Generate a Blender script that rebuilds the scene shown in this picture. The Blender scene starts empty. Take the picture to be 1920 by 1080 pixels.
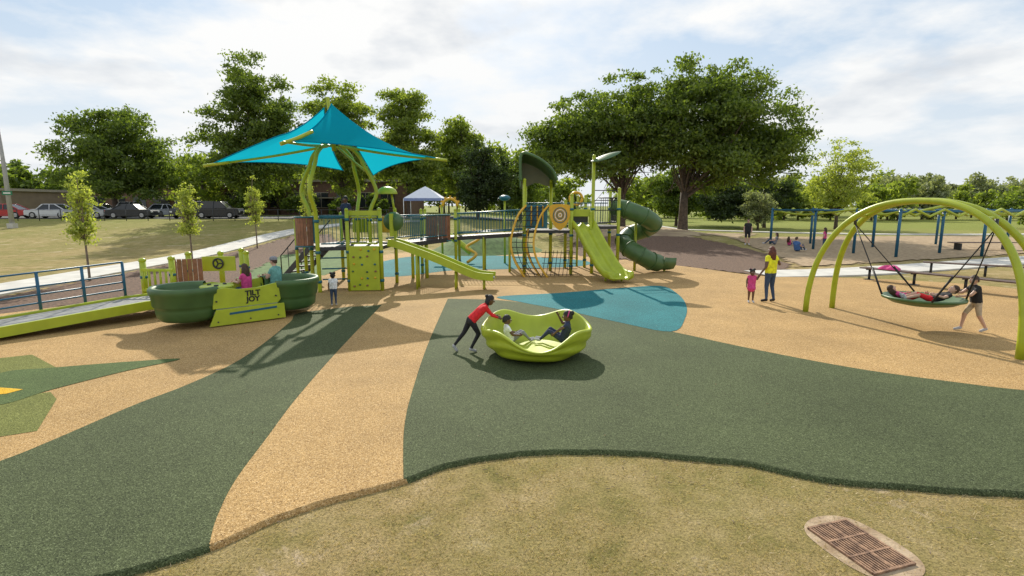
import bpy, math, random
import numpy as np
from mathutils import Vector, Matrix
from mathutils.geometry import tessellate_polygon
random.seed(7); rng=np.random.default_rng(7)
scene=bpy.context.scene
COL=scene.collection
R=math.radians

# ------------------------------------------------------------------ materials
MATS={}
def new_mat(name):
    m=bpy.data.materials.new(name); m.use_nodes=True
    nt=m.node_tree
    for n in list(nt.nodes): nt.nodes.remove(n)
    out=nt.nodes.new('ShaderNodeOutputMaterial')
    return m,nt,out
def mat(name,col,rough=.5,var=.12,scale=6.,bump=0.,bscale=60.,metal=0.,spec=.5,col2=None,detail=6):
    if name in MATS: return MATS[name]
    m,nt,out=new_mat(name)
    b=nt.nodes.new('ShaderNodeBsdfPrincipled')
    b.inputs['Roughness'].default_value=rough; b.inputs['Metallic'].default_value=metal
    b.inputs['Specular IOR Level'].default_value=spec
    tc=nt.nodes.new('ShaderNodeTexCoord')
    n=nt.nodes.new('ShaderNodeTexNoise'); n.inputs['Scale'].default_value=scale; n.inputs['Detail'].default_value=detail
    nt.links.new(tc.outputs['Object'],n.inputs['Vector'])
    r=nt.nodes.new('ShaderNodeValToRGB')
    c=list(col); d=list(col2) if col2 else [x*(1+var) for x in c]
    a=c if col2 else [x*(1-var) for x in c]
    r.color_ramp.elements[0].position=.35; r.color_ramp.elements[1].position=.65
    r.color_ramp.elements[0].color=(*a,1); r.color_ramp.elements[1].color=(*d,1)
    nt.links.new(n.outputs['Fac'],r.inputs['Fac']); nt.links.new(r.outputs['Color'],b.inputs['Base Color'])
    if bump>0:
        n2=nt.nodes.new('ShaderNodeTexNoise'); n2.inputs['Scale'].default_value=bscale; n2.inputs['Detail'].default_value=4
        nt.links.new(tc.outputs['Object'],n2.inputs['Vector'])
        bp=nt.nodes.new('ShaderNodeBump'); bp.inputs['Strength'].default_value=bump; bp.inputs['Distance'].default_value=.02
        nt.links.new(n2.outputs['Fac'],bp.inputs['Height']); nt.links.new(bp.outputs['Normal'],b.inputs['Normal'])
    nt.links.new(b.outputs['BSDF'],out.inputs['Surface'])
    MATS[name]=m; return m
def rubber(name,col,dark,light):
    """poured rubber granules: fine speckle + soft large patches"""
    m,nt,out=new_mat(name); L=nt.links
    b=nt.nodes.new('ShaderNodeBsdfPrincipled'); b.inputs['Roughness'].default_value=.85; b.inputs['Specular IOR Level'].default_value=.2
    tc=nt.nodes.new('ShaderNodeTexCoord')
    v=nt.nodes.new('ShaderNodeTexVoronoi'); v.inputs['Scale'].default_value=110
    L.new(tc.outputs['Object'],v.inputs['Vector'])
    sep=nt.nodes.new('ShaderNodeSeparateColor'); L.new(v.outputs['Color'],sep.inputs['Color'])
    r=nt.nodes.new('ShaderNodeValToRGB'); e=r.color_ramp.elements
    e[0].position=0; e[0].color=(*dark,1); e[1].position=1; e[1].color=(*light,1)
    x=e.new(.28); x.color=(*[c*.88 for c in col],1); x=e.new(.78); x.color=(*[c*1.1 for c in col],1)
    L.new(sep.outputs['Red'],r.inputs['Fac'])
    def ns(sc,lo,hi):
        n=nt.nodes.new('ShaderNodeTexNoise'); n.inputs['Scale'].default_value=sc; n.inputs['Detail'].default_value=8; n.inputs['Roughness'].default_value=.65
        L.new(tc.outputs['Object'],n.inputs['Vector'])
        mr=nt.nodes.new('ShaderNodeMapRange'); mr.inputs['From Min'].default_value=.3; mr.inputs['From Max'].default_value=.7
        mr.inputs['To Min'].default_value=lo; mr.inputs['To Max'].default_value=hi
        L.new(n.outputs['Fac'],mr.inputs['Value']); return mr.outputs['Result']
    a=ns(.5,.82,1.18); c=ns(22,.82,1.18)
    mm=nt.nodes.new('ShaderNodeMath'); mm.operation='MULTIPLY'; L.new(a,mm.inputs[0]); L.new(c,mm.inputs[1])
    mx=nt.nodes.new('ShaderNodeVectorMath'); mx.operation='SCALE'
    L.new(r.outputs['Color'],mx.inputs[0]); L.new(mm.outputs[0],mx.inputs['Scale'])
    L.new(mx.outputs['Vector'],b.inputs['Base Color'])
    bp=nt.nodes.new('ShaderNodeBump'); bp.inputs['Strength'].default_value=.55; bp.inputs['Distance'].default_value=.008
    L.new(v.outputs['Distance'],bp.inputs['Height']); L.new(bp.outputs['Normal'],b.inputs['Normal'])
    L.new(b.outputs['BSDF'],out.inputs['Surface']); MATS[name]=m; return m
def leafmat(name,c1,c2,trans=.45):
    m,nt,out=new_mat(name); L=nt.links
    g=nt.nodes.new('ShaderNodeNewGeometry')
    r=nt.nodes.new('ShaderNodeValToRGB'); r.color_ramp.elements[0].color=(*c1,1); r.color_ramp.elements[1].color=(*c2,1)
    L.new(g.outputs['Random Per Island'],r.inputs['Fac'])
    d=nt.nodes.new('ShaderNodeBsdfDiffuse'); t=nt.nodes.new('ShaderNodeBsdfTranslucent')
    gl=nt.nodes.new('ShaderNodeBsdfGlossy'); gl.inputs['Roughness'].default_value=.45; gl.inputs['Color'].default_value=(.5,.5,.5,1)
    L.new(r.outputs['Color'],d.inputs['Color'])
    hs=nt.nodes.new('ShaderNodeVectorMath'); hs.operation='MULTIPLY'; hs.inputs[1].default_value=(1.7,1.75,.8)
    L.new(r.outputs['Color'],hs.inputs[0]); L.new(hs.outputs['Vector'],t.inputs['Color'])
    a=nt.nodes.new('ShaderNodeMixShader'); a.inputs[0].default_value=trans
    L.new(d.outputs[0],a.inputs[1]); L.new(t.outputs[0],a.inputs[2])
    b=nt.nodes.new('ShaderNodeMixShader'); b.inputs[0].default_value=.05
    L.new(a.outputs[0],b.inputs[1]); L.new(gl.outputs[0],b.inputs[2]); L.new(b.outputs[0],out.inputs['Surface'])
    MATS[name]=m; return m

lime=mat('lime_paint',(.37,.43,.02),.35,.06)
limep=mat('lime_plastic',(.40,.47,.025),.42,.08,3)
dgreen=mat('dark_green_plastic',(.06,.125,.035),.42,.12,3)
teal=mat('teal_paint',(.012,.12,.16),.38,.1)
blue=mat('blue_paint',(.01,.10,.18),.38,.1)
yellow=mat('yellow_paint',(.68,.38,.02),.38,.08)
brown=mat('brown_plastic',(.24,.105,.055),.55,.2,8)
black=mat('matte_black',(.012,.012,.013),.6,.2)
grey=mat('grey_deck',(.25,.25,.24),.6,.2,8,.3,80)
dgrey=mat('dark_metal',(.03,.032,.035),.5,.2)
white=mat('white_paint',(.75,.75,.74),.5,.04)
concrete=mat('concrete',(.55,.53,.48),.85,.12,1.5,.3,60)
bark=mat('bark',(.095,.07,.05),.9,.35,5,.8,14)
lightbark=mat('young_bark',(.2,.15,.11),.9,.25,8)

# ------------------------------------------------------------------ mesh builder
class MB:
    def __init__(s): s.v=[];s.f=[];s.m=[];s.s=[];s.mats=[]
    def mi(s,m):
        if m not in s.mats: s.mats.append(m)
        return s.mats.index(m)
    def add(s,vs,fs,m,smooth=False):
        o=len(s.v); s.v+= [tuple(p) for p in vs]; k=s.mi(m)
        for f in fs: s.f.append(tuple(i+o for i in f)); s.m.append(k); s.s.append(smooth)
    def box(s,c,size,m,rz=0,M=None):
        hx,hy,hz=[a/2 for a in size]
        vs=[Vector((x,y,z)) for z in(-hz,hz) for x,y in((-hx,-hy),(hx,-hy),(hx,hy),(-hx,hy))]
        T=Matrix.Translation(c)@(M.to_4x4() if M else Matrix.Rotation(rz,4,'Z'))
        s.add([T@p for p in vs],[(3,2,1,0),(4,5,6,7),(0,1,5,4),(1,2,6,5),(2,3,7,6),(3,0,4,7)],m)
    def beam(s,a,b,w,h,m):
        a=Vector(a);b=Vector(b); s.sweep([a,b],[(-w/2,-h/2),(w/2,-h/2),(w/2,h/2),(-w/2,h/2)],m,closed=True,caps=True)
    def tube(s,pts,r,m,seg=8,caps=True):
        pts=[Vector(p) for p in pts]; n=len(pts)
        rs=r if hasattr(r,'__len__') else [r]*n
        vs=[];fs=[]; u=None
        for i,p in enumerate(pts):
            t=(pts[min(i+1,n-1)]-pts[max(i-1,0)])
            t=t.normalized() if t.length>1e-9 else Vector((0,0,1))
            if u is None:
                u=t.cross(Vector((0,0,1)) if abs(t.z)<.9 else Vector((1,0,0))).normalized()
            else:
                u=(u-t*u.dot(t)).normalized()
            w=t.cross(u)
            for k in range(seg):
                a=2*math.pi*k/seg; vs.append(p+(u*math.cos(a)+w*math.sin(a))*rs[i])
        for i in range(n-1):
            for k in range(seg):
                k2=(k+1)%seg; fs.append((i*seg+k,i*seg+k2,(i+1)*seg+k2,(i+1)*seg+k))
        s.add(vs,fs,m,True)
        if caps:
            o=len(s.v)-len(vs); kk=s.mi(m)
            s.f.append(tuple(o+k for k in reversed(range(seg)))); s.m.append(kk); s.s.append(False)
            s.f.append(tuple(o+(n-1)*seg+k for k in range(seg))); s.m.append(kk); s.s.append(False)
    def sweep(s,path,prof,m,closed=False,caps=False,smooth=False):
        path=[Vector(p) for p in path]; n=len(path); k=len(prof); vs=[];fs=[]
        for i,p in enumerate(path):
            t=(path[min(i+1,n-1)]-path[max(i-1,0)]).normalized()
            side=t.cross(Vector((0,0,1)))
            side=side.normalized() if side.length>1e-6 else Vector((1,0,0))
            up=side.cross(t)
            for a,b in prof: vs.append(p+side*a+up*b)
        kk=k if closed else k-1
        for i in range(n-1):
            for j in range(kk):
                j2=(j+1)%k; fs.append((i*k+j,i*k+j2,(i+1)*k+j2,(i+1)*k+j))
        if caps: fs.append(tuple(reversed(range(k)))); fs.append(tuple((n-1)*k+j for j in range(k)))
        s.add(vs,fs,m,smooth)
    def lathe(s,prof,m,c=(0,0,0),seg=32,a0=0,a1=2*math.pi,fn=None):
        full=abs(a1-a0-2*math.pi)<1e-6; n=seg if full else seg+1; vs=[];fs=[];k=len(prof)
        for i in range(n):
            a=a0+(a1-a0)*i/seg
            for r,z in prof:
                if fn: r,z=fn(a,r,z)
                vs.append((c[0]+r*math.cos(a),c[1]+r*math.sin(a),c[2]+z))
        for i in range(seg):
            i2=(i+1)%n
            for j in range(k-1): fs.append((i*k+j,i2*k+j,i2*k+j+1,i*k+j+1))
        s.add(vs,fs,m,True)
    def ball(s,c,r,m,seg=12,sz=1.,top=False):
        prof=[(math.sin(t)*r,-math.cos(t)*r*sz) for t in np.linspace(math.pi/2 if top else 0,math.pi,seg//2+1)]
        s.lathe(prof,m,c,seg)
    def obj(s,name,parent=None,bevel=0,loc=None,rz=0):
        me=bpy.data.meshes.new(name); me.from_pydata(s.v,[],s.f)
        for m in s.mats: me.materials.append(m)
        me.polygons.foreach_set('material_index',s.m); me.polygons.foreach_set('use_smooth',s.s); me.update()
        o=bpy.data.objects.new(name,me); COL.objects.link(o)
        if loc: o.location=loc
        o.rotation_euler[2]=rz
        if parent: o.parent=parent
        if bevel:
            b=o.modifiers.new('b','BEVEL'); b.width=bevel; b.segments=2; b.limit_method='ANGLE'; b.angle_limit=R(50)
        return o
def empty(name,loc=(0,0,0),rz=0):
    e=bpy.data.objects.new(name,None); COL.objects.link(e); e.location=loc; e.rotation_euler[2]=rz; return e
def catmull(P,n=8,closed=False):
    P=[np.array(p,float) for p in P]; out=[]; N=len(P)
    for i in range(N if closed else N-1):
        if closed: a,b,c,d=P[i-1],P[i],P[(i+1)%N],P[(i+2)%N]
        else: a,b,c,d=P[max(i-1,0)],P[i],P[i+1],P[min(i+2,N-1)]
        for t in np.linspace(0,1,n,endpoint=False):
            out.append(.5*((2*b)+(-a+c)*t+(2*a-5*b+4*c-d)*t*t+(-a+3*b-3*c+d)*t**3))
    if not closed: out.append(P[-1])
    return [tuple(p) for p in out]
def np_mesh(name,V,F,mats,k=4,smooth=False,parent=None,mi=None):
    me=bpy.data.meshes.new(name); V=np.asarray(V,np.float32); F=np.asarray(F,np.int32)
    me.vertices.add(len(V)); me.vertices.foreach_set('co',V.ravel())
    me.loops.add(F.size); me.loops.foreach_set('vertex_index',F.ravel())
    me.polygons.add(len(F)); me.polygons.foreach_set('loop_start',np.arange(0,F.size,k,dtype=np.int32))
    for m in mats: me.materials.append(m)
    if mi is not None: me.polygons.foreach_set('material_index',np.asarray(mi,np.int32))
    me.update(calc_edges=True); me.validate()
    if smooth: me.polygons.foreach_set('use_smooth',[True]*len(F))
    o=bpy.data.objects.new(name,me); COL.objects.link(o)
    if parent: o.parent=parent
    return o

# ------------------------------------------------------------------ terrain
def gz(x,y):
    x=np.asarray(x,float); y=np.asarray(y,float)
    A=np.interp(x,[-60,-5,4,14,19,60],[1.45,1.45,.9,.85,.12,.12])
    y0=np.interp(x,[-10,-8,3,6],[28,31,31,25]); y1=np.interp(x,[-10,-8,3,6],[56,56,50,46])
    t=np.clip((y-y0)/(y1-y0),0,1)
    return -.05+A*t*t*(3-2*t)
def G(x,y): return float(gz(x,y))

def grassmat():
    m,nt,out=new_mat('grass_ground'); L=nt.links
    b=nt.nodes.new('ShaderNodeBsdfPrincipled'); b.inputs['Roughness'].default_value=.95; b.inputs['Specular IOR Level'].default_value=.1
    tc=nt.nodes.new('ShaderNodeTexCoord')
    def noise(sc,det=8,ro=.6,dist=0):
        n=nt.nodes.new('ShaderNodeTexNoise'); n.inputs['Scale'].default_value=sc; n.inputs['Detail'].default_value=det; n.inputs['Roughness'].default_value=ro; n.inputs['Distortion'].default_value=dist
        L.new(tc.outputs['Object'],n.inputs['Vector']); return n
    def ramp(src,stops):
        r=nt.nodes.new('ShaderNodeValToRGB'); e=r.color_ramp.elements
        e[0].position=stops[0][0]; e[0].color=(*stops[0][1],1); e[1].position=stops[-1][0]; e[1].color=(*stops[-1][1],1)
        for p,c in stops[1:-1]: x=e.new(p); x.color=(*c,1)
        L.new(src,r.inputs['Fac']); return r.outputs['Color']
    def mix(a,bb,f,bt='MIX'):
        q=nt.nodes.new('ShaderNodeMix'); q.data_type='RGBA'; q.blend_type=bt
        for s,k in((a,'A'),(bb,'B')):
            if hasattr(s,'links'): L.new(s,q.inputs[k])
            else: q.inputs[k].default_value=(*s,1)
        if hasattr(f,'links'): L.new(f,q.inputs['Factor'])
        else: q.inputs['Factor'].default_value=f
        return q.outputs['Result']
    base=ramp(noise(1.6,9,.7).outputs['Fac'],[(.34,(.20,.17,.06)),(.46,(.32,.245,.105)),(.58,(.39,.295,.145)),(.68,(.49,.38,.22))])
    gr=ramp(noise(.22,6,.6).outputs['Fac'],[(.42,(0,0,0)),(.64,(.5,.5,.5))])
    base=mix(base,(.18,.19,.045),gr)
    bare=ramp(noise(.9,7,.65,.4).outputs['Fac'],[(.60,(0,0,0)),(.67,(.8,.8,.8))])
    base=mix(base,(.52,.41,.28),bare)
    f=noise(38,6,.75)
    fine=ramp(f.outputs['Fac'],[(.32,(.42,.42,.38)),(.5,(1,1,1)),(.68,(1.5,1.45,1.35))])
    sp=nt.nodes.new('ShaderNodeSeparateXYZ'); L.new(tc.outputs['Object'],sp.inputs[0])
    mr=nt.nodes.new('ShaderNodeMapRange'); mr.inputs['From Min'].default_value=30; mr.inputs['From Max'].default_value=65
    mr.inputs['To Min'].default_value=0; mr.inputs['To Max'].default_value=.85
    L.new(sp.outputs['Y'],mr.inputs['Value'])
    base=mix(base,(.20,.24,.045),mr.outputs['Result'])
    L.new(mix(base,fine,1.,'MULTIPLY'),b.inputs['Base Color'])
    bp=nt.nodes.new('ShaderNodeBump'); bp.inputs['Strength'].default_value=.8; bp.inputs['Distance'].default_value=.03
    L.new(f.outputs['Fac'],bp.inputs['Height']); L.new(bp.outputs['Normal'],b.inputs['Normal'])
    L.new(b.outputs['BSDF'],out.inputs['Surface']); return m
gmat=grassmat()
def axis(lo,hi,step,far0,far1):
    mid=list(np.arange(lo,hi+.01,step)); a=[];d=step;x=lo
    while x>far0: d*=1.35; x-=d; a.append(x)
    b=[];d=step;x=hi
    while x<far1: d*=1.35; x+=d; b.append(x)
    return np.array(a[::-1]+mid+b)
xs=axis(-60,60,.6,-900,900); ys=axis(-4,70,.6,-60,1500)
XX,YY=np.meshgrid(xs,ys); ZZ=gz(XX,YY)
nx=len(xs); ny=len(ys)
idx=np.arange(nx*ny).reshape(ny,nx)
F=np.stack([idx[:-1,:-1],idx[:-1,1:],idx[1:,1:],idx[1:,:-1]],-1).reshape(-1,4)
np_mesh('ground',np.stack([XX,YY,ZZ],-1).reshape(-1,3),F,[gmat],smooth=True)

def slab(name,poly,z,m,thick=.0,flare=.02):
    b=MB(); P=[Vector((x,y,z)) for x,y in poly]
    tris=tessellate_polygon([P]); area=sum(P[i].x*P[(i+1)%len(P)].y-P[(i+1)%len(P)].x*P[i].y for i in range(len(P)))
    fs=[]
    for t in tris:
        a,bb,c=[P[i] for i in t]
        fs.append(tuple(t) if (bb-a).cross(c-a).z>0 else tuple(reversed(t)))
    b.add(P,fs,m)
    if thick:
        n=len(P); sg=1 if area>0 else -1
        rings=[]
        for fo,fz in((.45,.14),(.85,.5),(1,1)):
            lo=[]
            for i in range(n):
                t=(P[(i+1)%n]-P[i-1]).normalized(); o=Vector((t.y,-t.x,0))*sg
                lo.append(P[i]+o*flare*fo-Vector((0,0,thick*fz)))
            rings+=lo
        fs=[]
        for k in range(3): fs+=[(i+k*n,i+(k+1)*n,(i+1)%n+(k+1)*n,(i+1)%n+k*n) for i in range(n)]
        b.add(P+rings,fs,m,True)
    return b.obj(name)
def inpoly(px,py,poly):
    ins=np.zeros(px.shape,bool); n=len(poly)
    for i in range(n):
        x1,y1=poly[i]; x2,y2=poly[(i+1)%n]
        c=((y1>py)!=(y2>py))&(px<(x2-x1)*(py-y1)/(y2-y1+1e-12)+x1); ins^=c
    return ins
def drape(name,poly,dz,m,step=.2,jit=.12):
    P=np.array(poly); x=np.arange(P[:,0].min(),P[:,0].max(),step); y=np.arange(P[:,1].min(),P[:,1].max(),step)
    X,Y=np.meshgrid(x,y); cx=X[:-1,:-1]+step/2; cy=Y[:-1,:-1]+step/2
    keep=inpoly(cx+rng.normal(0,jit,cx.shape),cy+rng.normal(0,jit,cy.shape),poly)
    Z=gz(X,Y)+dz+rng.uniform(0,.015,X.shape)
    idx=np.arange(X.size).reshape(X.shape)
    F=np.stack([idx[:-1,:-1],idx[:-1,1:],idx[1:,1:],idx[1:,:-1]],-1)[keep]
    return np_mesh(name,np.stack([X,Y,Z],-1).reshape(-1,3),F,[m],smooth=True)
def ribbon(name,path,w,dz,m,thick=.1):
    P=catmull(path,16); b=MB(); pts=[Vector((x,y,G(x,y)+dz)) for x,y in P]
    b.sweep(pts,[(-w/2,-thick),(-w/2,0),(w/2,0),(w/2,-thick)],m); return b.obj(name)

tan=rubber('tan_rubber',(.43,.27,.105),(.17,.09,.03),(.68,.49,.26))
green=rubber('green_rubber',(.068,.086,.034),(.018,.026,.01),(.17,.20,.10))
tealr=rubber('teal_rubber',(.018,.17,.185),(.008,.07,.08),(.06,.29,.30))
olive=rubber('olive_rubber',(.15,.16,.035),(.06,.08,.015),(.3,.31,.10))
leafr=rubber('leaf_green_rubber',(.08,.12,.035),(.025,.05,.015),(.17,.22,.08))
yelr=rubber('yellow_rubber',(.7,.40,.02),(.4,.2,.01),(.85,.6,.08))

front=[(-10,1.0),(-6,2.3),(-3.7,3.47),(-3.18,3.69),(-2.54,4.08),(-2.15,4.51),(-1.63,4.88),(-1.12,5.17),(-.65,5.54),(0,5.76),(.87,5.84),(1.77,5.73),(2.6,5.54),(3.03,5.30),(3.52,5.13),(4.25,5.01),(5.06,4.9),(7,4.6),(10,4.6)]
fr=catmull(front,14)
fr=[(x,y+random.gauss(0,.004)+.008*math.sin(x*5.3)+.005*math.sin(x*13.1)) for x,y in fr]
back=catmull([(10,4.6),(15,8),(18,13.5),(16.8,18.5),(13.5,20.6),(10.2,21.2),(8.4,24),(6.5,27),(4,30),(-1,33),(-6,32.5),(-8,28),(-8.8,22),(-10.5,18.2),(-12.5,15),(-14.6,11),(-15,5),(-10,1)],6)
slab('playground_surface',fr[:-1]+back[:-1],0,tan,.07,.04)
def seg(a,b):
    return [p for p in fr if a<p[0]<b]
L1=catmull([(-3.71,14.9),(-5.52,13.9),(-5.39,12.72),(-5.11,10.81),(-4.99,9.28),(-5.13,8.07),(-5.36,7.21),(-5.54,6.08),(-5.67,5.54),(-6.1,4.5),(-7.2,3.2),(-8.2,2.0)],6)
L1=[(-3.71,14.9),(-4.6,14.6),(-5.52,13.9)]+L1[6:]
R1=catmull([(-3.71,14.9),(-3.42,10.38),(-3.19,7.64),(-3.0,6.16),(-2.86,5.13),(-2.69,4.47),(-2.54,4.08)],6)
eg=seg(-7.9,-2.56)
slab('green_band',L1+[(x,y+.0) for x,y in eg]+R1[::-1][:-1],.004,green,.074,.05)
T2=catmull([(-1.94,15.95),(0,15.49),(1.93,13.55),(3.59,11.66),(4.67,10.3),(5.94,8.97),(7.15,8.18),(7.84,7.83),(9.5,7.2),(12,6.3)],6)
L2=catmull([(-1.94,15.95),(-1.72,10.81),(-1.52,7.88),(-1.37,6.47),(-1.12,5.17)],8)
slab('green_area',L2+seg(-1.1,9.9)+[(12,5.6)]+T2[::-1][:-1],.004,green,.074,.05)
slab('teal_area',catmull([(-.42,16.3),(1.56,17.0),(3.66,18.0),(5.2,18.5),(5.3,16.9),(4.95,14.9),(4.3,13.0),(3.56,11.66),(2.6,12.6),(1.5,14.0),(.2,15.4)],5,True),.008,tealr)
slab('teal_area',catmull([(-6.76,21.6),(-6.5,26.9),(-4.87,29.9),(0,29.7),(3.58,27.4),(3.3,24.8),(-.24,23.5),(-2.55,23.1),(-4.6,21)],5,True),.004,tealr)
slab('leaf_marking',catmull([(-8.63,8.67),(-7.99,8.97),(-6.86,9.35),(-6.1,9.5),(-6.58,8.81),(-7.06,7.88),(-7.3,7.2),(-8.3,7.5)],6,True),.008,leafr)
slab('olive_marking',[(-9.6,9.5),(-9.1,9.8),(-7.9,8.95),(-8.5,8.3),(-9.7,8.5)],.004,olive)
slab('olive_marking',[(-8.3,7.2),(-7.0,7.75),(-6.65,7.45),(-5.96,6.34),(-6.4,6.1),(-7.4,5.9)],.004,olive)
slab('yellow_marking',[(-9,7.9),(-8.3,8.0),(-7.5,7.85),(-7.58,7.65),(-8.6,7.4)],.012,yelr)

mulch=mat('mulch',(.06,.033,.02),.95,0,14,1,25,col2=(.19,.11,.065),detail=10)
chips=mat('wood_chips',(.27,.185,.10),.95,0,5,.8,25,col2=(.44,.32,.19),detail=10)
dirt=mat('dirt',(.25,.17,.1),.95,0,.6,.5,10,col2=(.42,.32,.18),detail=10)
drape('mulch_bed',[(-14.6,11.5),(-16.0,17),(-16.6,26),(-16.5,40),(-14,41),(-10,33),(-8.9,28),(-8.9,22),(-10.6,18),(-12.4,15),(-14,12)],.03,mulch)
drape('mulch_bed',[(3,31),(5.5,28),(8,24.8),(10,21.6),(13,24.5),(14.5,31),(13,38),(8,39),(4,36)],.04,mulch,.25)
drape('dirt_patch',[(4,36),(8,39),(13,38),(18,44),(24,52),(10,54),(3,46)],.02,dirt,.4,.3)
drape('wood_chip_bed',[(13.5,24.6),(19,26.8),(30,31.3),(44,38),(42,48),(22,46),(16.5,41),(14.8,31)],.04,chips,.25)
ribbon('sidewalk',[(-15.8,6),(-17.0,14),(-17.4,18),(-17.9,26.5),(-17.9,40),(-15,48),(-8,52)],2.1,.06,concrete)
ribbon('footpath',[(10.2,21.9),(14.2,22.6),(19,24.4),(26,27.4),(40,33)],2.1,.065,concrete)
ribbon('footpath',[(17,62),(30,52),(45,50),(70,54)],1.5,.08,concrete)
asphalt=mat('asphalt',(.07,.07,.072),.9,.2,3,.3,60)
ribbon('parking_lot',[(-110,62),(-60,62),(-20,62),(0,64)],12,.05,asphalt)
b=MB(); turf=mat('green_turf',(.10,.16,.05),.95,.25,4,.4,60)
b.lathe([(3.6,0),(3.0,.25),(2.2,.7),(1.3,1.05),(.5,1.15),(0,1.15)],turf,(-1.6,33.2,-.06),32,fn=lambda a,r,z:(r*(1+.12*math.sin(2*a)),z))
b.obj('turf_mound')
drape('turf_patch',[(-7.6,21.5),(-10.5,20),(-13,30),(-9.5,34),(-7.5,30)],.05,turf,.2,.05)

def grass_blades(n,hlo,hhi,wlo,whi,name,c1,c2,dens):
    X=rng.uniform(-4.6,7.5,n); Y=rng.uniform(2.3,6,n)
    fx=np.array([p[0] for p in fr]); fy=np.array([p[1] for p in fr])
    lim=np.interp(X,fx,fy)
    den=.5+.25*np.sin(X*2.1+np.sin(Y*3.3)*1.5)*np.cos(Y*2.7+np.sin(X*1.7)*2)+.25*np.sin(X*7.3+3*np.sin(Y*5.1))*np.sin(Y*8.7+2*np.sin(X*6.2))
    den=np.maximum(den,.8*np.exp(-((lim-Y-.06)/.05)**2))
    ok=(Y<lim-.045)&(rng.uniform(0,1,n)<(den**dens))
    dxg=(X-2.93)*math.cos(R(17))+(Y-4.12)*math.sin(R(17)); dyg=-(X-2.93)*math.sin(R(17))+(Y-4.12)*math.cos(R(17))
    ok&=~((abs(dxg)<.24)&(abs(dyg)<.34))
    X=X[ok];Y=Y[ok];n=len(X)
    h=rng.uniform(hlo,hhi,n); a=rng.uniform(0,2*np.pi,n); w=rng.uniform(wlo,whi,n)
    lean=rng.uniform(.4,2.6,n); b2=rng.uniform(0,2*np.pi,n)
    dx=np.cos(a)*w; dy=np.sin(a)*w
    V=np.zeros((n,3,3)); V[:,0]=np.stack([X-dx,Y-dy,np.full(n,-.052)],-1); V[:,1]=np.stack([X+dx,Y+dy,np.full(n,-.052)],-1)
    V[:,2]=np.stack([X+np.cos(b2)*h*lean,Y+np.sin(b2)*h*lean,-.05+h],-1)
    np_mesh(name,V.reshape(-1,3),np.arange(n*3).reshape(-1,3),[leafmat(name,c1,c2,.3)],k=3)
grass_blades(170000,.008,.028,.002,.004,'dry_grass',(.30,.22,.09),(.66,.52,.31),1.2)
grass_blades(36000,.012,.034,.002,.004,'green_grass',(.16,.16,.04),(.34,.31,.11),3.)

# ------------------------------------------------------------------ sky, sun, camera
sun_az=R(-9); sun_el=R(33)
w=bpy.data.worlds.new('World'); scene.world=w; w.use_nodes=True; nt=w.node_tree; L=nt.links
bg=nt.nodes['Background']; bg.inputs['Strength'].default_value=.95
sky=nt.nodes.new('ShaderNodeTexSky'); sky.sky_type='NISHITA'; sky.sun_disc=False
sky.sun_elevation=sun_el; sky.sun_rotation=sun_az; sky.dust_density=1.5
sc=nt.nodes.new('ShaderNodeVectorMath'); sc.operation='SCALE'; sc.inputs['Scale'].default_value=.1
L.new(sky.outputs['Color'],sc.inputs[0])
tc=nt.nodes.new('ShaderNodeTexCoord'); sp=nt.nodes.new('ShaderNodeSeparateXYZ'); L.new(tc.outputs['Generated'],sp.inputs[0])
def mth(op,a,b=None):
    n=nt.nodes.new('ShaderNodeMath'); n.operation=op
    for i,v in enumerate((a,b)):
        if v is None: continue
        if hasattr(v,'links'): L.new(v,n.inputs[i])
        else: n.inputs[i].default_value=v
    return n.outputs[0]
zz=mth('ADD',mth('MAXIMUM',sp.outputs['Z'],0.0),.22)
cx=mth('DIVIDE',sp.outputs['X'],zz); cy=mth('DIVIDE',sp.outputs['Y'],zz)
cb=nt.nodes.new('ShaderNodeCombineXYZ'); L.new(cx,cb.inputs[0]); L.new(cy,cb.inputs[1])
def cl(scale,off,det=8,ro=.55):
    mp=nt.nodes.new('ShaderNodeMapping'); mp.inputs['Location'].default_value=off; L.new(cb.outputs[0],mp.inputs[0])
    n=nt.nodes.new('ShaderNodeTexNoise'); n.inputs['Scale'].default_value=scale; n.inputs['Detail'].default_value=det; n.inputs['Roughness'].default_value=ro
    L.new(mp.outputs[0],n.inputs['Vector']); return n.outputs['Fac']
n1=cl(1.25,(3.1,1.7,0),9,.55); n2=cl(1.7,(5.3,9.2,0),9,.52)
r1=nt.nodes.new('ShaderNodeValToRGB'); r1.color_ramp.elements[0].position=.43; r1.color_ramp.elements[1].position=.56; L.new(n1,r1.inputs['Fac'])
r2=nt.nodes.new('ShaderNodeValToRGB'); e=r2.color_ramp.elements; e[0].position=.50; e[0].color=(1.05,1.05,1.04,1); e[1].position=.68; e[1].color=(.62,.68,.76,1)
L.new(n2,r2.inputs['Fac'])
haze=nt.nodes.new('ShaderNodeMix'); haze.data_type='RGBA'; haze.inputs['Factor'].default_value=.75; haze.inputs['B'].default_value=(.60,.77,.96,1)
L.new(sc.outputs[0],haze.inputs['A'])
mx=nt.nodes.new('ShaderNodeMix'); mx.data_type='RGBA'
L.new(r1.outputs['Color'],mx.inputs['Factor']); L.new(haze.outputs['Result'],mx.inputs['A']); L.new(r2.outputs['Color'],mx.inputs['B'])
hr=nt.nodes.new('ShaderNodeMapRange'); hr.inputs['From Min'].default_value=0; hr.inputs['From Max'].default_value=.28; hr.inputs['To Min'].default_value=.8; hr.inputs['To Max'].default_value=0
L.new(sp.outputs['Z'],hr.inputs['Value'])
mh=nt.nodes.new('ShaderNodeMix'); mh.data_type='RGBA'; mh.inputs['B'].default_value=(.93,.96,.98,1)
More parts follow.
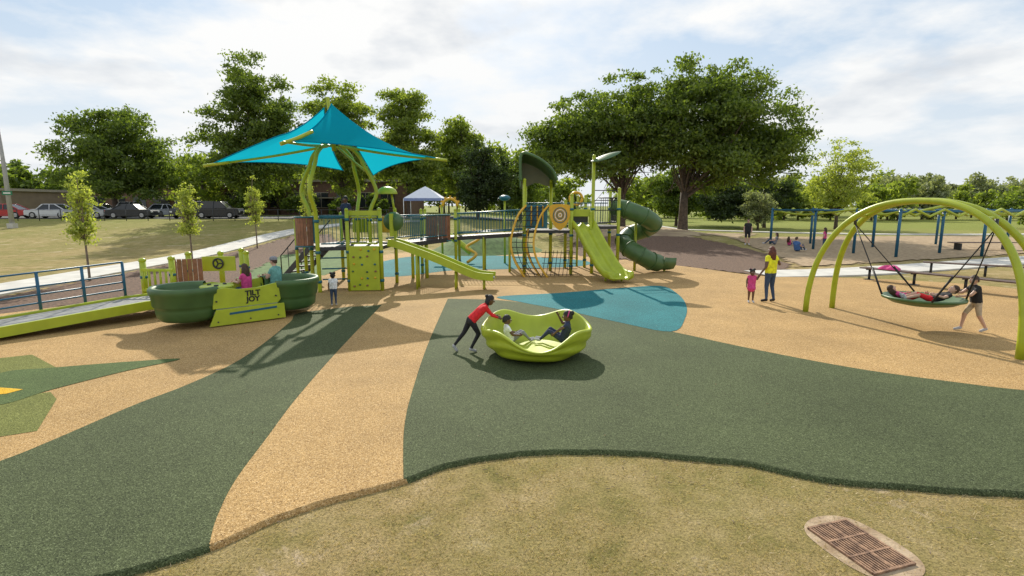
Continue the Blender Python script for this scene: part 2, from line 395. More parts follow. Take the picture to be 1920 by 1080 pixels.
L.new(hr.outputs['Result'],mh.inputs['Factor']); L.new(mx.outputs['Result'],mh.inputs['A'])
L.new(mh.outputs['Result'],bg.inputs['Color'])

ld=bpy.data.lights.new('sun','SUN'); ld.energy=5.0; ld.angle=R(.5); ld.color=(1,.93,.80)
lo=bpy.data.objects.new('sun',ld); COL.objects.link(lo)
d=Vector((math.sin(sun_az)*math.cos(sun_el),math.cos(sun_az)*math.cos(sun_el),math.sin(sun_el)))
lo.rotation_euler=d.to_track_quat('Z','Y').to_euler(); lo.location=(0,0,30)
cd=bpy.data.cameras.new('camera'); cam=bpy.data.objects.new('camera',cd); COL.objects.link(cam)
cam.location=(0,0,2.8); cam.rotation_euler=(R(90-8.81),0,0); cd.lens=18.75; cd.sensor_width=36; cd.clip_end=3000; cd.clip_start=.05
scene.camera=cam
scene.view_settings.view_transform='Standard'; scene.view_settings.look='None'; scene.view_settings.exposure=0

# ------------------------------------------------------------------ trees
LM={'mid':leafmat('leaves_mid',(.06,.10,.018),(.19,.25,.045),.5),
    'bright':leafmat('leaves_bright',(.11,.16,.025),(.29,.34,.065),.55),
    'dark':leafmat('leaves_dark',(.025,.045,.017),(.075,.11,.032),.35),
    'oak':leafmat('leaves_oak',(.06,.10,.018),(.20,.26,.045),.52),
    'young':leafmat('leaves_young',(.19,.24,.045),(.44,.47,.12),.5),
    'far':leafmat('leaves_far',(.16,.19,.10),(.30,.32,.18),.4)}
def leafquads(C,size):
    n=len(C); a=rng.normal(size=(n,3)); a/=np.linalg.norm(a,axis=1)[:,None]
    b=rng.normal(size=(n,3)); b-=a*(a*b).sum(1)[:,None]; b/=np.linalg.norm(b,axis=1)[:,None]
    s=(rng.uniform(.5,1.3,n)*size)[:,None]
    return np.stack([C-a*s,C+b*s*.5,C+a*s,C-b*s*.5],1).reshape(-1,3)
def clumps(ells,n,cr,per,flat=.5,bias=2.0):
    out=[];cs=[]
    vol=np.array([e[3]*e[4]*e[5] for e in ells]); pr=vol/vol.sum()
    for i in range(n):
        e=ells[rng.choice(len(ells),p=pr)]
        d=rng.normal(size=3); d/=np.linalg.norm(d); r=rng.uniform(0,1)**(1/bias)*rng.uniform(.82,1.12)
        c=np.array(e[:3])+d*r*np.array(e[3:6]); k=cr*rng.uniform(.45,1.45); cs.append(c)
        m=int(per*(k/cr)**2*rng.uniform(.6,1.2))+3
        q=rng.normal(size=(m,3))*.52
        q*=np.array([1,1,flat])*k; q[:,2]-=.10*(q[:,0]**2+q[:,1]**2)/k
        out.append(c+q)
    return np.concatenate(out),cs
def tree(name,x,y,ells,n,cr,per,leaf,kind,trunk_r,fork=.35,lean=0,nl=16,bk=None):
    z0=G(x,y); e=empty(name,(x,y,z0))
    C,cs=clumps(ells,n,cr,per)
    V=leafquads(C,leaf); np_mesh('foliage',V,np.arange(len(V)).reshape(-1,4),[LM[kind]],parent=e)
    top=max(q[2] for q in ells); b=MB(); m=bk or bark
    fz=top*fork
    b.tube([(0,0,-.3),(0,0,.1),(lean*.3,0,fz*.5),(lean,0,fz)],[trunk_r*1.5,trunk_r*1.15,trunk_r*.92,trunk_r*.8],m,10)
    cc=sorted(cs,key=lambda c:rng.uniform())[:nl]
    for c in cc:
        s=Vector((lean,0,fz*rng.uniform(.78,1.0))); t=Vector(c)
        mid=s.lerp(t,.45)+Vector((0,0,(t-s).length*rng.uniform(.02,.14)))+Vector(rng.normal(0,.05*(t-s).length,3))
        r0=trunk_r*rng.uniform(.2,.42)
        P=catmull([s,s.lerp(mid,.5),mid,t],4); b.tube(P,list(np.linspace(r0,.015+r0*.1,len(P))),m,6)
        if trunk_r>.2:
            for j in range(2):
                i=rng.integers(4,len(P)-2); q=Vector(P[i]); t2=q+Vector(rng.normal(0,1,3))*(t-s).length*.2
                b.tube([q,t2],[r0*.35,.02],m,5)
    b.obj('trunk',e); return e
tree('oak_tree',15.9,50,[(2.6,0,9.0,7.6,6,4.8),(1.5,0,12.4,5.8,4.6,3.0),(7.0,-1,7.0,4.4,4,2.8),(-2.2,0,9,4.4,4,3.4),(3,-2,6,5.8,4,1.6)],450,.95,170,.17,'oak',.42,.28,nl=34)
tree('oak_tree',10.4,51,[(-2.6,0,8.6,6.4,5,3.4),(-5.8,-1,7.2,4.2,4,2.6),(0,0,11.0,4.8,4,2.8),(1.5,0,8.0,3.8,4,3.2),(-4,-2,5.6,5,4,1.3)],360,.9,160,.17,'oak',.34,.3,nl=30)
tree('maple_tree',-48.5,66,[(0,0,7.4,6.8,6,4.8),(1,0,10.2,4.6,4,3.3),(2,0,5,5.4,5,3.4)],260,1.05,170,.2,'mid',.35,.3)
tree('maple_tree',-26.6,56,[(0,0,7.6,4.8,4.5,5.2),(.6,0,12.2,3.9,3.2,3.7),(-1,0,5.0,4.8,4,2.6),(2.6,0,8.5,3,3,4.6)],320,.85,160,.17,'mid',.28,.3)
tree('maple_tree',-20.6,66,[(0,0,10.0,4.6,4,4.6),(-.4,0,13.2,3.6,3,2.9),(0,0,6,4.8,4,3)],230,.9,150,.19,'bright',.28,.3)
tree('maple_tree',-12.6,66,[(0,0,8.4,3.9,3.5,4.8),(0,0,12.3,2.9,2.5,3.0),(1,0,5.5,4.2,3.6,3)],220,.85,150,.19,'bright',.26,.3)
tree('maple_tree',-7.0,70,[(0,0,7.5,3.2,3,4.4),(-.5,0,10.8,2.2,2,2.6),(2.2,0,6.4,2.4,2,4.0)],170,.8,150,.2,'bright',.22,.3)
tree('cedar_tree',-3.6,57,[(0,0,3.6,2.7,2.5,3.0),(0,0,6.2,1.6,1.6,2.4),(2.4,0,4.2,1.8,1.8,3.2)],150,.6,220,.13,'dark',.2,.3)
tree('cedar_tree',1.0,66,[(0,0,4,2.6,2.5,3.6),(.3,0,7.2,1.4,1.4,2.2)],110,.7,170,.16,'mid',.2,.3)
tree('sparse_tree',37.4,62,[(0,0,5.4,4.3,4,3.2),(.6,0,8.0,2.9,2.6,2.2),(-.5,0,3.6,4.4,3,1.6)],210,.62,60,.15,'young',.2,.25,nl=44)
tree('evergreen_tree',31,66,[(0,0,3.8,3.6,3,2.6),(-4.5,0,3.4,3.5,3,2.6)],150,.75,190,.18,'dark',.2,.3)
tree('evergreen_tree',22,72,[(0,0,4.2,3.6,3,3.2),(4.5,3,3.8,3,3,2.6)],140,.75,190,.18,'mid',.2,.3)
tree('magnolia_tree',60,62,[(0,0,2.8,3.2,3,2.2),(3.5,0,3.1,3,3,2.3)],110,.7,160,.18,'mid',.2,.3)
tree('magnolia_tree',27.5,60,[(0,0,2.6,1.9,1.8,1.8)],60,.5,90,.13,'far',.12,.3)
def young(x,y,h,wd):
    return tree('young_tree',x,y,[(0,0,h*.62,wd,wd,h*.3),(0,0,h*.84,wd*.6,wd*.6,h*.17),(0,0,h*.42,wd*.75,wd*.75,h*.1)],95,.2,34,.06,'young',.04,.5,nl=34,bk=lightbark)
young(-15.9,19.9,4.45,.52); young(-16.0,26.6,4.0,.52); young(-16.0,33.5,4.5,.44); young(-13.4,35.5,4.4,.4)
def woods(name,x0,x1,y0,y1,n,h0,h1,kind,leaf=.5):
    C=[]; tb=MB()
    for i in range(n):
        x=rng.uniform(x0,x1); y=rng.uniform(y0,y1); h=rng.uniform(h0,h1); z=G(x,y); r=h*rng.uniform(.32,.5)
        c,cs=clumps([(x,y,z+h*.5,r,r,h*.42),(x+r*.2,y,z+h*.75,r*.6,r*.6,h*.25)],30,h*.11,60,.7); C.append(c)
        tb.tube([(x,y,z-.3),(x,y,z+h*.6)],[.2,.1],bark,6)
    C=np.concatenate(C); V=leafquads(C,leaf); e=empty(name)
    np_mesh('foliage',V,np.arange(len(V)).reshape(-1,4),[LM[kind]],parent=e); tb.obj('trunks',e)
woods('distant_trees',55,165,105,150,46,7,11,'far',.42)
woods('distant_trees',50,120,95,108,10,4,7,'bright',.35)
woods('distant_trees',8,75,95,125,30,6,9.5,'bright',.4)
woods('distant_trees',-60,6,92,112,34,9,13,'bright',.42)
woods('distant_trees',-140,-60,90,130,26,8,12,'mid',.5)
woods('distant_trees',-45,-33,70,80,8,8,11.5,'bright',.3)
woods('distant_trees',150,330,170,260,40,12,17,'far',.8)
# low shrubs in front of the building
woods('shrubs',-40,-17,71,75,12,1.8,3.6,'mid',.2)

# ------------------------------------------------------------------ play structure
PS=empty('play_structure')
def post(b,x,y,z,r=.062,m=lime,cap=True,bands=(.35,)):
    b.tube([(x,y,-.05),(x,y,z)],r,m,12)
    if cap: b.ball((x,y,z),r*1.12,m,10)
    for q in bands: b.tube([(x,y,q),(x,y,q+.09)],r*1.22,teal,12)
def rail(b,a,c,z0,z1,m=teal,gap=.11,r=.011,tr=.024):
    a=Vector(a);c=Vector(c); n=max(2,int((c-a).length/gap))
    for zz in (z0,z1): b.tube([a+Vector((0,0,zz)),c+Vector((0,0,zz))],tr,m,8)
    for i in range(1,n):
        p=a.lerp(c,i/n); b.tube([p+Vector((0,0,z0)),p+Vector((0,0,z1))],r,m,5,False)
def deck(b,poly,z,th=.1,m=grey):
    P=[Vector((x,y,z)) for x,y in poly]; Q=[p-Vector((0,0,th)) for p in P]; n=len(P)
    b.add(P+Q,[tuple(range(n))]+[tuple(reversed(range(n,2*n)))]+[(i,i+n,(i+1)%n+n,(i+1)%n) for i in range(n)],m)
def barrel(b,cx,cy,z0,z1,r,ang,half=R(75)):
    n=9
    for i in range(n):
        a0=ang-half+2*half*i/n; a1=ang-half+2*half*(i+1)/n-.03
        vs=[]
        for a in(a0,a1):
            for rr in(r,r-.04):
                for z in(z0,z1): vs.append((cx+rr*math.cos(a),cy+rr*math.sin(a),z))
        b.add(vs,[(0,4,5,1),(2,3,7,6),(1,5,7,3),(0,2,6,4),(0,1,3,2),(4,6,7,5)],brown)
    for z in(z0-.02,z1-.04):
        P=[(cx+(r+.012)*math.cos(a),cy+(r+.012)*math.sin(a),z+.03) for a in np.linspace(ang-half,ang+half,12)]
        b.tube(P,.03,teal,6)
b=MB(); ZA=1.47
DA=[(-7.0,18.6),(-6.25,17.15),(-5.35,17.4),(-4.3,17.5),(-4.2,19.3),(-5.0,20.2),(-6.4,20.1)]
deck(b,[(x*.985-.09,y*.99+.18) for x,y in DA],ZA,.12,dgrey)
for x,y in [(-5.35,17.4),(-4.3,17.5),(-4.2,19.3),(-5.0,20.2)]: post(b,x,y,2.65,bands=(.3,1.25,2.3))
post(b,-6.4,20.1,2.5,bands=(.3,1.25)); post(b,-7.6,19.6,2.2,bands=(.3,1.3)); post(b,-7.35,18.2,2.3,.05,bands=(.3,1.3)); post(b,-5.3,19.0,1.4,.05,bands=(.4,))
for a,c in [((-6.9,18.45,0),(-6.3,17.3,0)),((-6.15,17.2,0),(-5.45,17.4,0)),((-4.95,20.15,0),(-6.35,20.05,0))]: rail(b,a,c,ZA+.1,ZA+.95)
rail(b,(-5.25,17.42,0),(-4.4,17.5,0),ZA+.1,ZA+.95,lime)
b.box((-4.83,17.55,2.55),(.98,.05,.16),limep); b.box((-5.82,17.36,2.43),(.78,.05,.12),teal,R(14))
b.box((-4.7,20.0,2.1),(.5,.05,.6),yellow,R(-40)); b.box((-5.7,20.2,2.05),(.6,.05,.5),limep)
barrel(b,-6.95,18.15,ZA-.05,ZA+.95,.36,R(-110)); 
for z in(.4,.75,1.1): b.tube([(-6.2,17.3,z),(-5.4,17.5,z)],.025,teal,6)
b.obj('tower',PS)
b=MB(); b.box((-4.83,17.38,.76),(.96,.07,1.46),limep,R(5)); hm=[brown,teal,dgreen,yellow]
for i in range(6):
    for j in range(4):
        if (i*3+j*5)%4==3: continue
        b.ball((-5.16+j*.22+random.uniform(-.05,.05),17.31+j*.018,.2+i*.23+random.uniform(-.04,.04)),.042,hm[(i+j*2)%4],8,.8)
b.obj('climbing_wall',PS,.01)
b=MB()
for i in range(7): b.box((-7.25-i*.2,19.9+i*.12,1.3-i*.2),(.24,.9,.05),dgrey,R(-31))
for s in(-1,1):
    o=Vector((.23*s,.39*s,0)); a=Vector((-7.05,19.75,1.35))+o; c=Vector((-8.6,20.7,0))+o
    b.beam(a,c,.04,.2,dgrey); b.tube([a+Vector((0,0,.9)),c+Vector((0,0,.9)),c],.022,dgrey,8)
    for t in(.25,.5,.75): p=a.lerp(c,t); b.tube([p,p+Vector((0,0,.9))],.014,dgrey,6)
b.obj('stairs',PS)
# shade canopy
b=MB(); MC=Vector((-5.95,18.35,0))
for (x,y) in [(-7.0,18.6),(-6.25,17.15),(-5.75,20.0),(-4.95,18.7)]:
    d0=Vector((x,y,0))-MC; u=d0.normalized(); l=d0.length
    P=[(l,-.05),(l,1.2),(l,2.35),(l+.08,2.75),(l+.24,3.1),(l+.25,3.35),(l+.12,3.7),(l-.1,4.1),(l-.3,4.5),(.25,4.95)]
    if l<1.1: P[-1]=(.2,5.0)
    pts=catmull([MC+u*a+Vector((0,0,z)) for a,z in P],6); b.tube(pts,.066,lime,12)
    for q in(.3,1.25,2.25): b.tube([(x,y,q),(x,y,q+.09)],.085,teal,12)
T1=Vector((-5.85,18.0,6.05)); T2_=Vector((-6.15,18.15,5.95))
b.tube([MC+Vector((0,0,4.6)),T1+Vector((-.12,0,.22))],[.075,.05],lime,10)
Fr=Vector((-6.45,15.7,4.62)); Rt=Vector((-2.4,17.7,4.3)); Bk=Vector((-5.4,21.2,3.95))
F2=Vector((-6.70,15.9,4.80)); Lt=Vector((-9.6,17.6,4.15)); B2=Vector((-6.6,21.3,4.15))
def spar(q,s):
    d=(q-MC); d.z=0; d.normalize(); a0=MC+Vector((0,0,4.75))+d*.2
    P=catmull([a0,a0.lerp(q,.5)+Vector((0,0,-.06)),q+Vector((0,0,-.04)),q+d*s*.5+Vector((0,0,-.05))],8)
    b.tube(P,list(np.linspace(.045,.032,len(P))),lime,8)
for q,s in((Fr,.3),(Rt,.35),(Bk,.2),(Lt,.4)): spar(q,s)
b.tube([Lt+Vector((-.35,0,-.09)),Lt+Vector((.5,0,.02))],.05,lime,8); b.tube([Rt+Vector((.3,0,-.06)),Rt+Vector((-.4,0,.02))],.05,lime,8)
b.tube(catmull([Fr+Vector((-.12,-.12,-.1)),Fr+Vector((.2,.2,.08)),Fr+Vector((.55,.6,.34))],5),.055,lime,8)
b.obj('canopy_frame',PS)
fab,nt_,out_=new_mat('canopy_fabric')
dd=nt_.nodes.new('ShaderNodeBsdfDiffuse'); dd.inputs['Color'].default_value=(.008,.31,.45,1)
tt=nt_.nodes.new('ShaderNodeBsdfTranslucent'); tt.inputs['Color'].default_value=(.01,.52,.70,1)
ms=nt_.nodes.new('ShaderNodeMixShader'); ms.inputs[0].default_value=.45
wv=nt_.nodes.new('ShaderNodeTexNoise'); wv.inputs['Scale'].default_value=90; bp=nt_.nodes.new('ShaderNodeBump'); bp.inputs['Strength'].default_value=.3; bp.inputs['Distance'].default_value=.01
nt_.links.new(wv.outputs['Fac'],bp.inputs['Height']); nt_.links.new(bp.outputs['Normal'],dd.inputs['Normal'])
nt_.links.new(dd.outputs[0],ms.inputs[1]); nt_.links.new(tt.outputs[0],ms.inputs[2]); nt_.links.new(ms.outputs[0],out_.inputs['Surface'])
def sail(T,Rr,S1,S2,k=.07,kt=.03,n=18):
    """tensioned sail: peak T and far corner Rr joined by a soft ridge, side corners S1,S2"""
    b=MB()
    for S in(S1,S2):
        vs=[];ix={};fs=[]
        for i in range(n+1):
            for j in range(n+1-i):
                a=i/n; c=j/n; s=1-a-c
                p=T*a+Rr*c+S*s
                p+= (T-(Rr+S)/2)*k*4*c*s
                p+= (Rr-(T+S)/2)*kt*4*a*s
                p.z-= .34*4*a*c*(1-s)+.5*a*s*(1-c)
                ix[(i,j)]=len(vs); vs.append(p)
        for i in range(n):
            for j in range(n-i):
                fs.append((ix[(i,j)],ix[(i+1,j)],ix[(i,j+1)]))
                if j<n-i-1: fs.append((ix[(i+1,j)],ix[(i+1,j+1)],ix[(i,j+1)]))
        b.add(vs,fs,fab,True)
        b.tube([vs[ix[(0,j)]] for j in range(n+1)],.018,fab,5,False); b.tube([vs[ix[(i,0)]] for i in range(n+1)],.018,fab,5,False)
    return b.obj('canopy_sail',PS)
sail(T1,Rt,Fr,Bk); sail(T2_,Lt,F2,B2)
b=MB(); sp_=catmull([(-4.15,18.3,1.5),(-3.8,18.25,1.42),(-2.6,18.1,1.0),(-1.5,17.95,.55),(-1.1,17.9,.42),(-.6,17.85,.38)],8)
b.sweep(sp_,[(-.34,-.06),(-.34,.18),(-.27,.18),(-.27,0),(.27,0),(.27,.18),(.34,.18),(.34,-.06)],limep,True,True)
for p in sp_[2:]:
    p=Vector(p); b.tube([p+Vector((0,-.26,.02)),p+Vector((0,.26,.02))],.022,grey,6)
for x,z in((-3.2,1.15),(-1.9,.6),(-.95,.32)):
    for s in(-.2,.2): b.tube([(x,18+s,-.02),(x,18+s,z)],.035,lime,8)
b.obj('roller_slide',PS)
b=MB(); b.lathe([(.34,0),(.30,.16),(.2,.26),(0,.32)],dgreen,(0,0,0),20); o=b.obj('bubble_panel',PS); o.location=(-4.05,18.35,2.25); o.rotation_euler=(R(70),0,R(20))
b=MB(); b.lathe([(.36,0),(.36,.04),(.3,.16),(.18,.24),(0,.27)],limep,(-4.45,19.3,3.2),20); b.tube([(-4.2,19.3,2.5),(-4.3,19.3,3.25)],.04,lime); b.box((-4.05,18.32,2.15),(.1,.75,.75),limep); b.obj('roof_dome',PS)
b=MB()
def bridge(p0,p1,w=1.0,rl=True):
    p0=Vector(p0);p1=Vector(p1); b.beam(p0-Vector((0,0,.05)),p1-Vector((0,0,.05)),w,.1,dgrey)
    t=(p1-p0).normalized(); s=Vector((t.y,-t.x,0)).normalized()*w*.5
    b.beam(p0+s*1.03-Vector((0,0,.08)),p1+s*1.03-Vector((0,0,.08)),.03,.16,dgrey)
    if rl:
        for q in(s,-s): rail(b,p0+q,p1+q,.12,.95,teal,.12,.012,.026)
bridge((-4.2,19.6,1.47),(-3.1,22.2,1.47)); bridge((-2.5,23.0,1.5),(.7,23.1,1.68),1.1)
deck(b,[(-3.7,22.1),(-2.4,22.3),(-2.3,23.7),(-3.8,23.7)],1.5,.1,dgrey)
for x,y in[(-3.75,22.2),(-2.35,22.3),(-2.35,23.8),(-3.85,23.8)]: post(b,x,y,2.6,bands=(.3,1.3,2.2))
for x in(-1.2,-.1): 
    for y in(22.5,23.6): post(b,x,y,1.45,.05,bands=())
post(b,-3.85,20.6,1.4,bands=()); post(b,-3.3,20.6,1.4,bands=())
barrel(b,-3.05,22.25,1.35,2.42,.52,R(-92),R(80))
b.obj('bridge',PS)
b=MB(); ZB=1.8
deck(b,[(.55,21.9),(2.4,21.75),(2.4,24),(.6,24)],ZB,.12,dgrey); deck(b,[(2.45,21.8),(4.4,22.2),(4.4,24.2),(2.45,24)],ZB+.15,.12,dgrey)
for x,y,z in[(.5,21.8,3.8),(1.65,22.9,3.8),(2.4,21.65,3.2),(3.3,22.0,4.75),(4.4,22.2,3.45),(.6,24.1,3.6),(2.4,24.1,3),(4.4,24.2,3.4),(3.3,24.2,3.2)]:
    post(b,x,y,z,.07,bands=(.3,1.55,2.6))
b.box((1.0,21.75,2.35),(.85,.05,.95),teal); b.box((1.0,21.72,2.35),(.55,.02,.5),blue)
for x in(.78,1.02,1.24): b.tube([(x,21.69,1.95),(x,21.69,2.78)],.03,yellow,8)
rail(b,(3.55,22.05,0),(4.3,22.2,0),ZB+.3,ZB+1.3,dgrey,.09); rail(b,(4.4,22.3,0),(4.4,24.1,0),ZB+.3,ZB+1.3,dgrey)
rail(b,(.6,24,0),(4.3,24.2,0),ZB+.2,ZB+1.1,teal)
for z in(2.6,3.0,3.4): b.tube([(3.35,22.05,z),(4.35,22.2,z)],.02,dgrey,6)
b.obj('tower',PS)
b=MB(); cx,cy,cz=1.93,21.62,2.33
out=[(-.40,.45),(0,.52),(.40,.45),(.42,.1),(.26,-.3),(0,-.52),(-.26,-.3),(-.42,.1)]; out=catmull(out,4,True); n=len(out)
b.add([(cx+x,cy,cz+z) for x,z in out]+[(cx+x,cy+.05,cz+z) for x,z in out],[tuple(range(n)),tuple(reversed(range(n,2*n)))]+[(i,i+n,(i+1)%n+n,(i+1)%n) for i in range(n)],yellow)
for r,m in((.27,teal),(.2,white),(.13,teal),(.06,white)):
    b.tube([(cx+r*math.cos(a),cy-.012,cz+.08+r*1.1*math.sin(a)) for a in np.linspace(0,2*math.pi,25)],.018,m,6,False)
b.obj('spiral_panel',PS)
b=MB(); pr=catmull([(.36,3.75),(.33,4.35),(.4,4.82),(.75,4.78),(1.2,4.55),(1.6,4.2),(1.8,3.8)],5)
y0,y1=21.7,23.1; n=len(pr)
hoodin=mat('olive_plastic',(.16,.17,.10),.5,.1,3)
b.add([(x,y0,z) for x,z in pr]+[(x,y1,z-.25) for x,z in pr],[(i,i+1,i+1+n,i+n) for i in range(n-1)],dgreen,True)
b.add([(x,y1-.02,z-.27) for x,z in pr]+[(1.0,y1-.02,3.75)],[(i,i+1,n) for i in range(n-1)],hoodin)
b.tube([(x,y0,z) for x,z in pr],.06,dgreen,8); b.tube([(x,y1,z-.25) for x,z in pr],.04,dgreen,8)
b.obj('roof_hood',PS)
b=MB(); vs=[];fs=[]; n=14
for i in range(n+1):
    t=i/n; w=.42*math.sin(math.pi*t)**.7 if 0<i<n else 0; c=Vector((3.15+1.25*t,21.95+.1*t,4.55+.75*t-.35*t*t))
    for k in range(5):
        q=(k/4-.5)*2; vs.append(c+Vector((0,q*w,-.22*q*q*w/.42)))
for i in range(n):
    for k in range(4): a=i*5+k; fs.append((a,a+1,a+6,a+5))
b.add(vs,fs,dgreen,True); b.obj('roof_leaf',PS)
b=MB()
def arc(dx,dy): return catmull([(.57+dx,21.75+dy,2.8),(.25+dx,21.6+dy,2.4),(.02+dx,21.4+dy,1.75),(-.04+dx,21.2+dy,1.15),(.14+dx,21.05+dy,.55),(.5+dx,20.9+dy,-.02)],6)
A=[arc(0,0),arc(.0,.6),arc(.9,-.1),arc(.62,.5)]
for a in A: b.tube(a,.042,yellow,8)
for i in range(2,len(A[0]),2):
    b.tube([A[0][i],A[2][i]],.014,black,5); b.tube([A[0][i],A[1][i]],.02,yellow if i%4==0 else black,5)
for f in(.25,.5,.75): b.tube([Vector(p).lerp(Vector(q),f) for p,q in zip(A[0],A[2])],.014,black,5)
for i in range(8):
    x=1.2+i*.16; b.tube([(x,20.9,.05),(x+.1,21.4,.55),(x+.2,22,.95)],.013,black,5)
for j in range(5): b.tube([(1.2,20.9+j*.22,.1+j*.2),(2.6,20.9+j*.22,.1+j*.2)],.013,black,5)
b.obj('rope_climber',PS)
b=MB(); sl=catmull([(2.85,22.1,2.0),(2.9,21.7,1.95),(3.05,21.3,1.6),(3.25,20.85,1.15),(3.4,20.5,.85),(3.6,20.05,.45),(3.8,19.6,.22),(3.95,19.1,.2)],6)
prof=[(-.5,.0),(-.5,.2),(-.44,.24),(-.39,.2),(-.33,.03),(-.2,-.03),(-.08,.03),(0,.14),(.08,.03),(.2,-.03),(.33,.03),(.39,.2),(.44,.24),(.5,.2),(.5,0),(.3,-.09),(0,-.05),(-.3,-.09)]
b.sweep(sl,prof,limep,True,True,True)
b.box((2.72,21.8,2.5),(.9,.06,.28),limep,R(-8)); b.box((2.34,21.78,2.2),(.09,.3,.7),limep); b.box((3.18,21.78,2.2),(.09,.3,.7),limep); b.box((2.75,21.95,2.25),(.7,.03,.3),dgrey)
for s in(-.3,.3): b.tube([(3.8+s,19.75,-.02),(3.8+s,19.75,.2)],.04,lime)
b.obj('double_slide',PS)
b=MB(); tp=catmull([(4.35,22.9,2.72),(4.8,22.6,2.62),(5.45,22.35,2.35),(5.95,22.7,2.05),(5.85,23.3,1.8),(5.25,23.5,1.55),(4.85,23.1,1.27),(4.95,22.6,1.0),(5.4,22.35,.72),(5.85,22.4,.48),(6.2,22.6,.38)],8)
b.tube(tp,.37,dgreen,20,False)
for i in range(0,len(tp)-1,8): b.tube([Vector(tp[i]),Vector(tp[i]).lerp(Vector(tp[i+1]),.5)],.405,dgreen,20)
ex=catmull([(6.2,22.6,.3),(6.5,22.75,.26),(6.8,22.9,.25)],6)
b.sweep(ex,[(-.37,.35),(-.36,.1),(-.24,-.1),(0,-.17),(.24,-.1),(.36,.1),(.37,.35),(.40,.35),(.39,.08),(.26,-.13),(0,-.2),(-.26,-.13),(-.39,.08),(-.4,.35)],dgreen,True,True,True)
post(b,5.3,22.95,2.2,.06,bands=()); post(b,6.55,22.8,.15,.05,bands=(),cap=False)
b.obj('spiral_tube_slide',PS)
b=MB(); post(b,-.35,26,3.2,.05,bands=()); b.ball((-.35,26,3.15),.28,teal,14,.5); post(b,3.0,24.6,3.2,.05,bands=())
b.tube([(2.9+.28*math.cos(a),24.5,3.1+.28*math.sin(a)) for a in np.linspace(0,2*math.pi,21)],.06,yellow,8)
b.tube([(-2.9+.35*math.cos(a),25.3,2.75+.35*math.sin(a)) for a in np.linspace(0,math.pi,13)],.07,yellow,8)
for i in range(7):
    a=math.pi*i/6; b.box((-2.9+.45*math.cos(a),25.3,2.75+.45*math.sin(a)),(.1,.05,.1),yellow,0)
for x in(-3.3,-2.5): post(b,x,25.3,2.8,.05,bands=())
b.tube(catmull([(-1.9,26.5,1.6),(-1.6,26.2,1.2),(-2.2,25.8,.8),(-1.7,25.3,.5),(-2.1,24.9,.15)],8),.07,yellow,10)
b.tube(catmull([(-3.9,27,1.8),(-3.2,26.5,1.4),(-2.5,26.3,.9),(-2.0,26.2,.5)],8),.16,limep,10)
b.obj('activity_panels',PS)

# ------------------------------------------------------------------ bowl spinner
b=MB()
def rim(a): return .52-.075*math.cos(4*a)+.10*math.sin(a)+.05*math.cos(2*a)
def fn(a,r,z):
    k=rim(a)/.5; f=max(0,(z-.12))/.38
    z2=z if z<.12 else .12+(z-.12)*(1+(k-1)*min(1.,f)*1.32)
    rr=r*(1+ (.04*math.cos(4*a)) *min(1,max(0,(z-.05)/.3)))
    if r>.6 and z<.48: rr+=.024*math.sin(z*30+2.4*math.cos(2*a+.6))
    return rr,z2
pf=[(.0,.01),(.50,.01),(.64,.03),(.74,.06),(.81,.1),(.86,.145),(.895,.19),(.92,.24),(.94,.29),(.955,.34),(.97,.39),(.985,.44),(1.0,.485),(1.01,.515),(1.0,.54),(.97,.55),(.94,.53),(.91,.47),(.87,.36),(.8,.25),(.68,.19),(.5,.17),(0,.17)]
b.lathe(pf,limep,(0,0,0),128,fn=fn); b.obj('bowl_spinner',loc=(.46,9.85,0),rz=0)

# ------------------------------------------------------------------ rocking boat glider
BG=empty('rocking_boat',(-6.75,13.1,0),R(41)); b=MB()
b.box((0,0,.3),(2.6,1.15,.08),grey)
for s in(-1,1):
    c=(s*1.12,0,0); a0=R(180-128) if s<0 else R(-128)
    prof=[(.45,.14),(.60,.17),(.68,.26),(.70,.42),(.70,.47),(.73,.50),(.75,.54),(.765,.76),(.80,.80),(.81,.90),(.78,.95),(.68,.94),(.65,.85),(.64,.55),(.3,.52),(0,.52)]
    b.lathe(prof,dgreen,c,40,a0,a0+R(256))
    b.lathe([(.45,.14),(0,.14)],dgreen,c,40,a0,a0+R(256))
b.obj('seats',BG)
b=MB()
def panel(pts,y,th,m):
    n=len(pts); b.add([(x,y,z) for x,z in pts]+[(x,y+th,z) for x,z in pts],[tuple(range(n)),tuple(reversed(range(n,2*n)))]+[(i,i+n,(i+1)%n+n,(i+1)%n) for i in range(n)],m)
for y in(-.66,.62):
    panel([(-.78,.42),(.66,.42),(.74,.5),(.70,.92),(.55,.9),(.2,.84),(-.2,.84),(-.5,.9),(-.68,.88),(-.76,.8)],y,.05,limep)
    panel([(-.88,.03),(.82,.03),(.80,.4),(.2,.41),(-.72,.4)],y-.05,.05,limep)
    panel([(-.45,.26),(.62,.3),(.62,.35),(-.45,.31)],y-.062,.01,blue)
b.lathe([(0,.82),(.36,.82),(.38,.85),(.36,.88),(0,.88)],limep,(-.5,.1,0),28); b.tube([(-.5,.1,.3),(-.5,.1,.83)],.05,teal)
for i in range(3): b.tube([(-.5+.2*math.cos(2.1*i),.1+.2*math.sin(2.1*i),.885),(-.5+.2*math.cos(2.1*i+.5),.1+.2*math.sin(2.1*i+.5),.887)],.03,dgrey)
for p in((-.7,.6),(-.7,.12),(.64,.12),(.62,.6),(0,.12)): b.tube([(p[0],-.735,p[1]),(p[0],-.6,p[1])],.018,dgrey,8)
b.obj('panels',BG,.008)
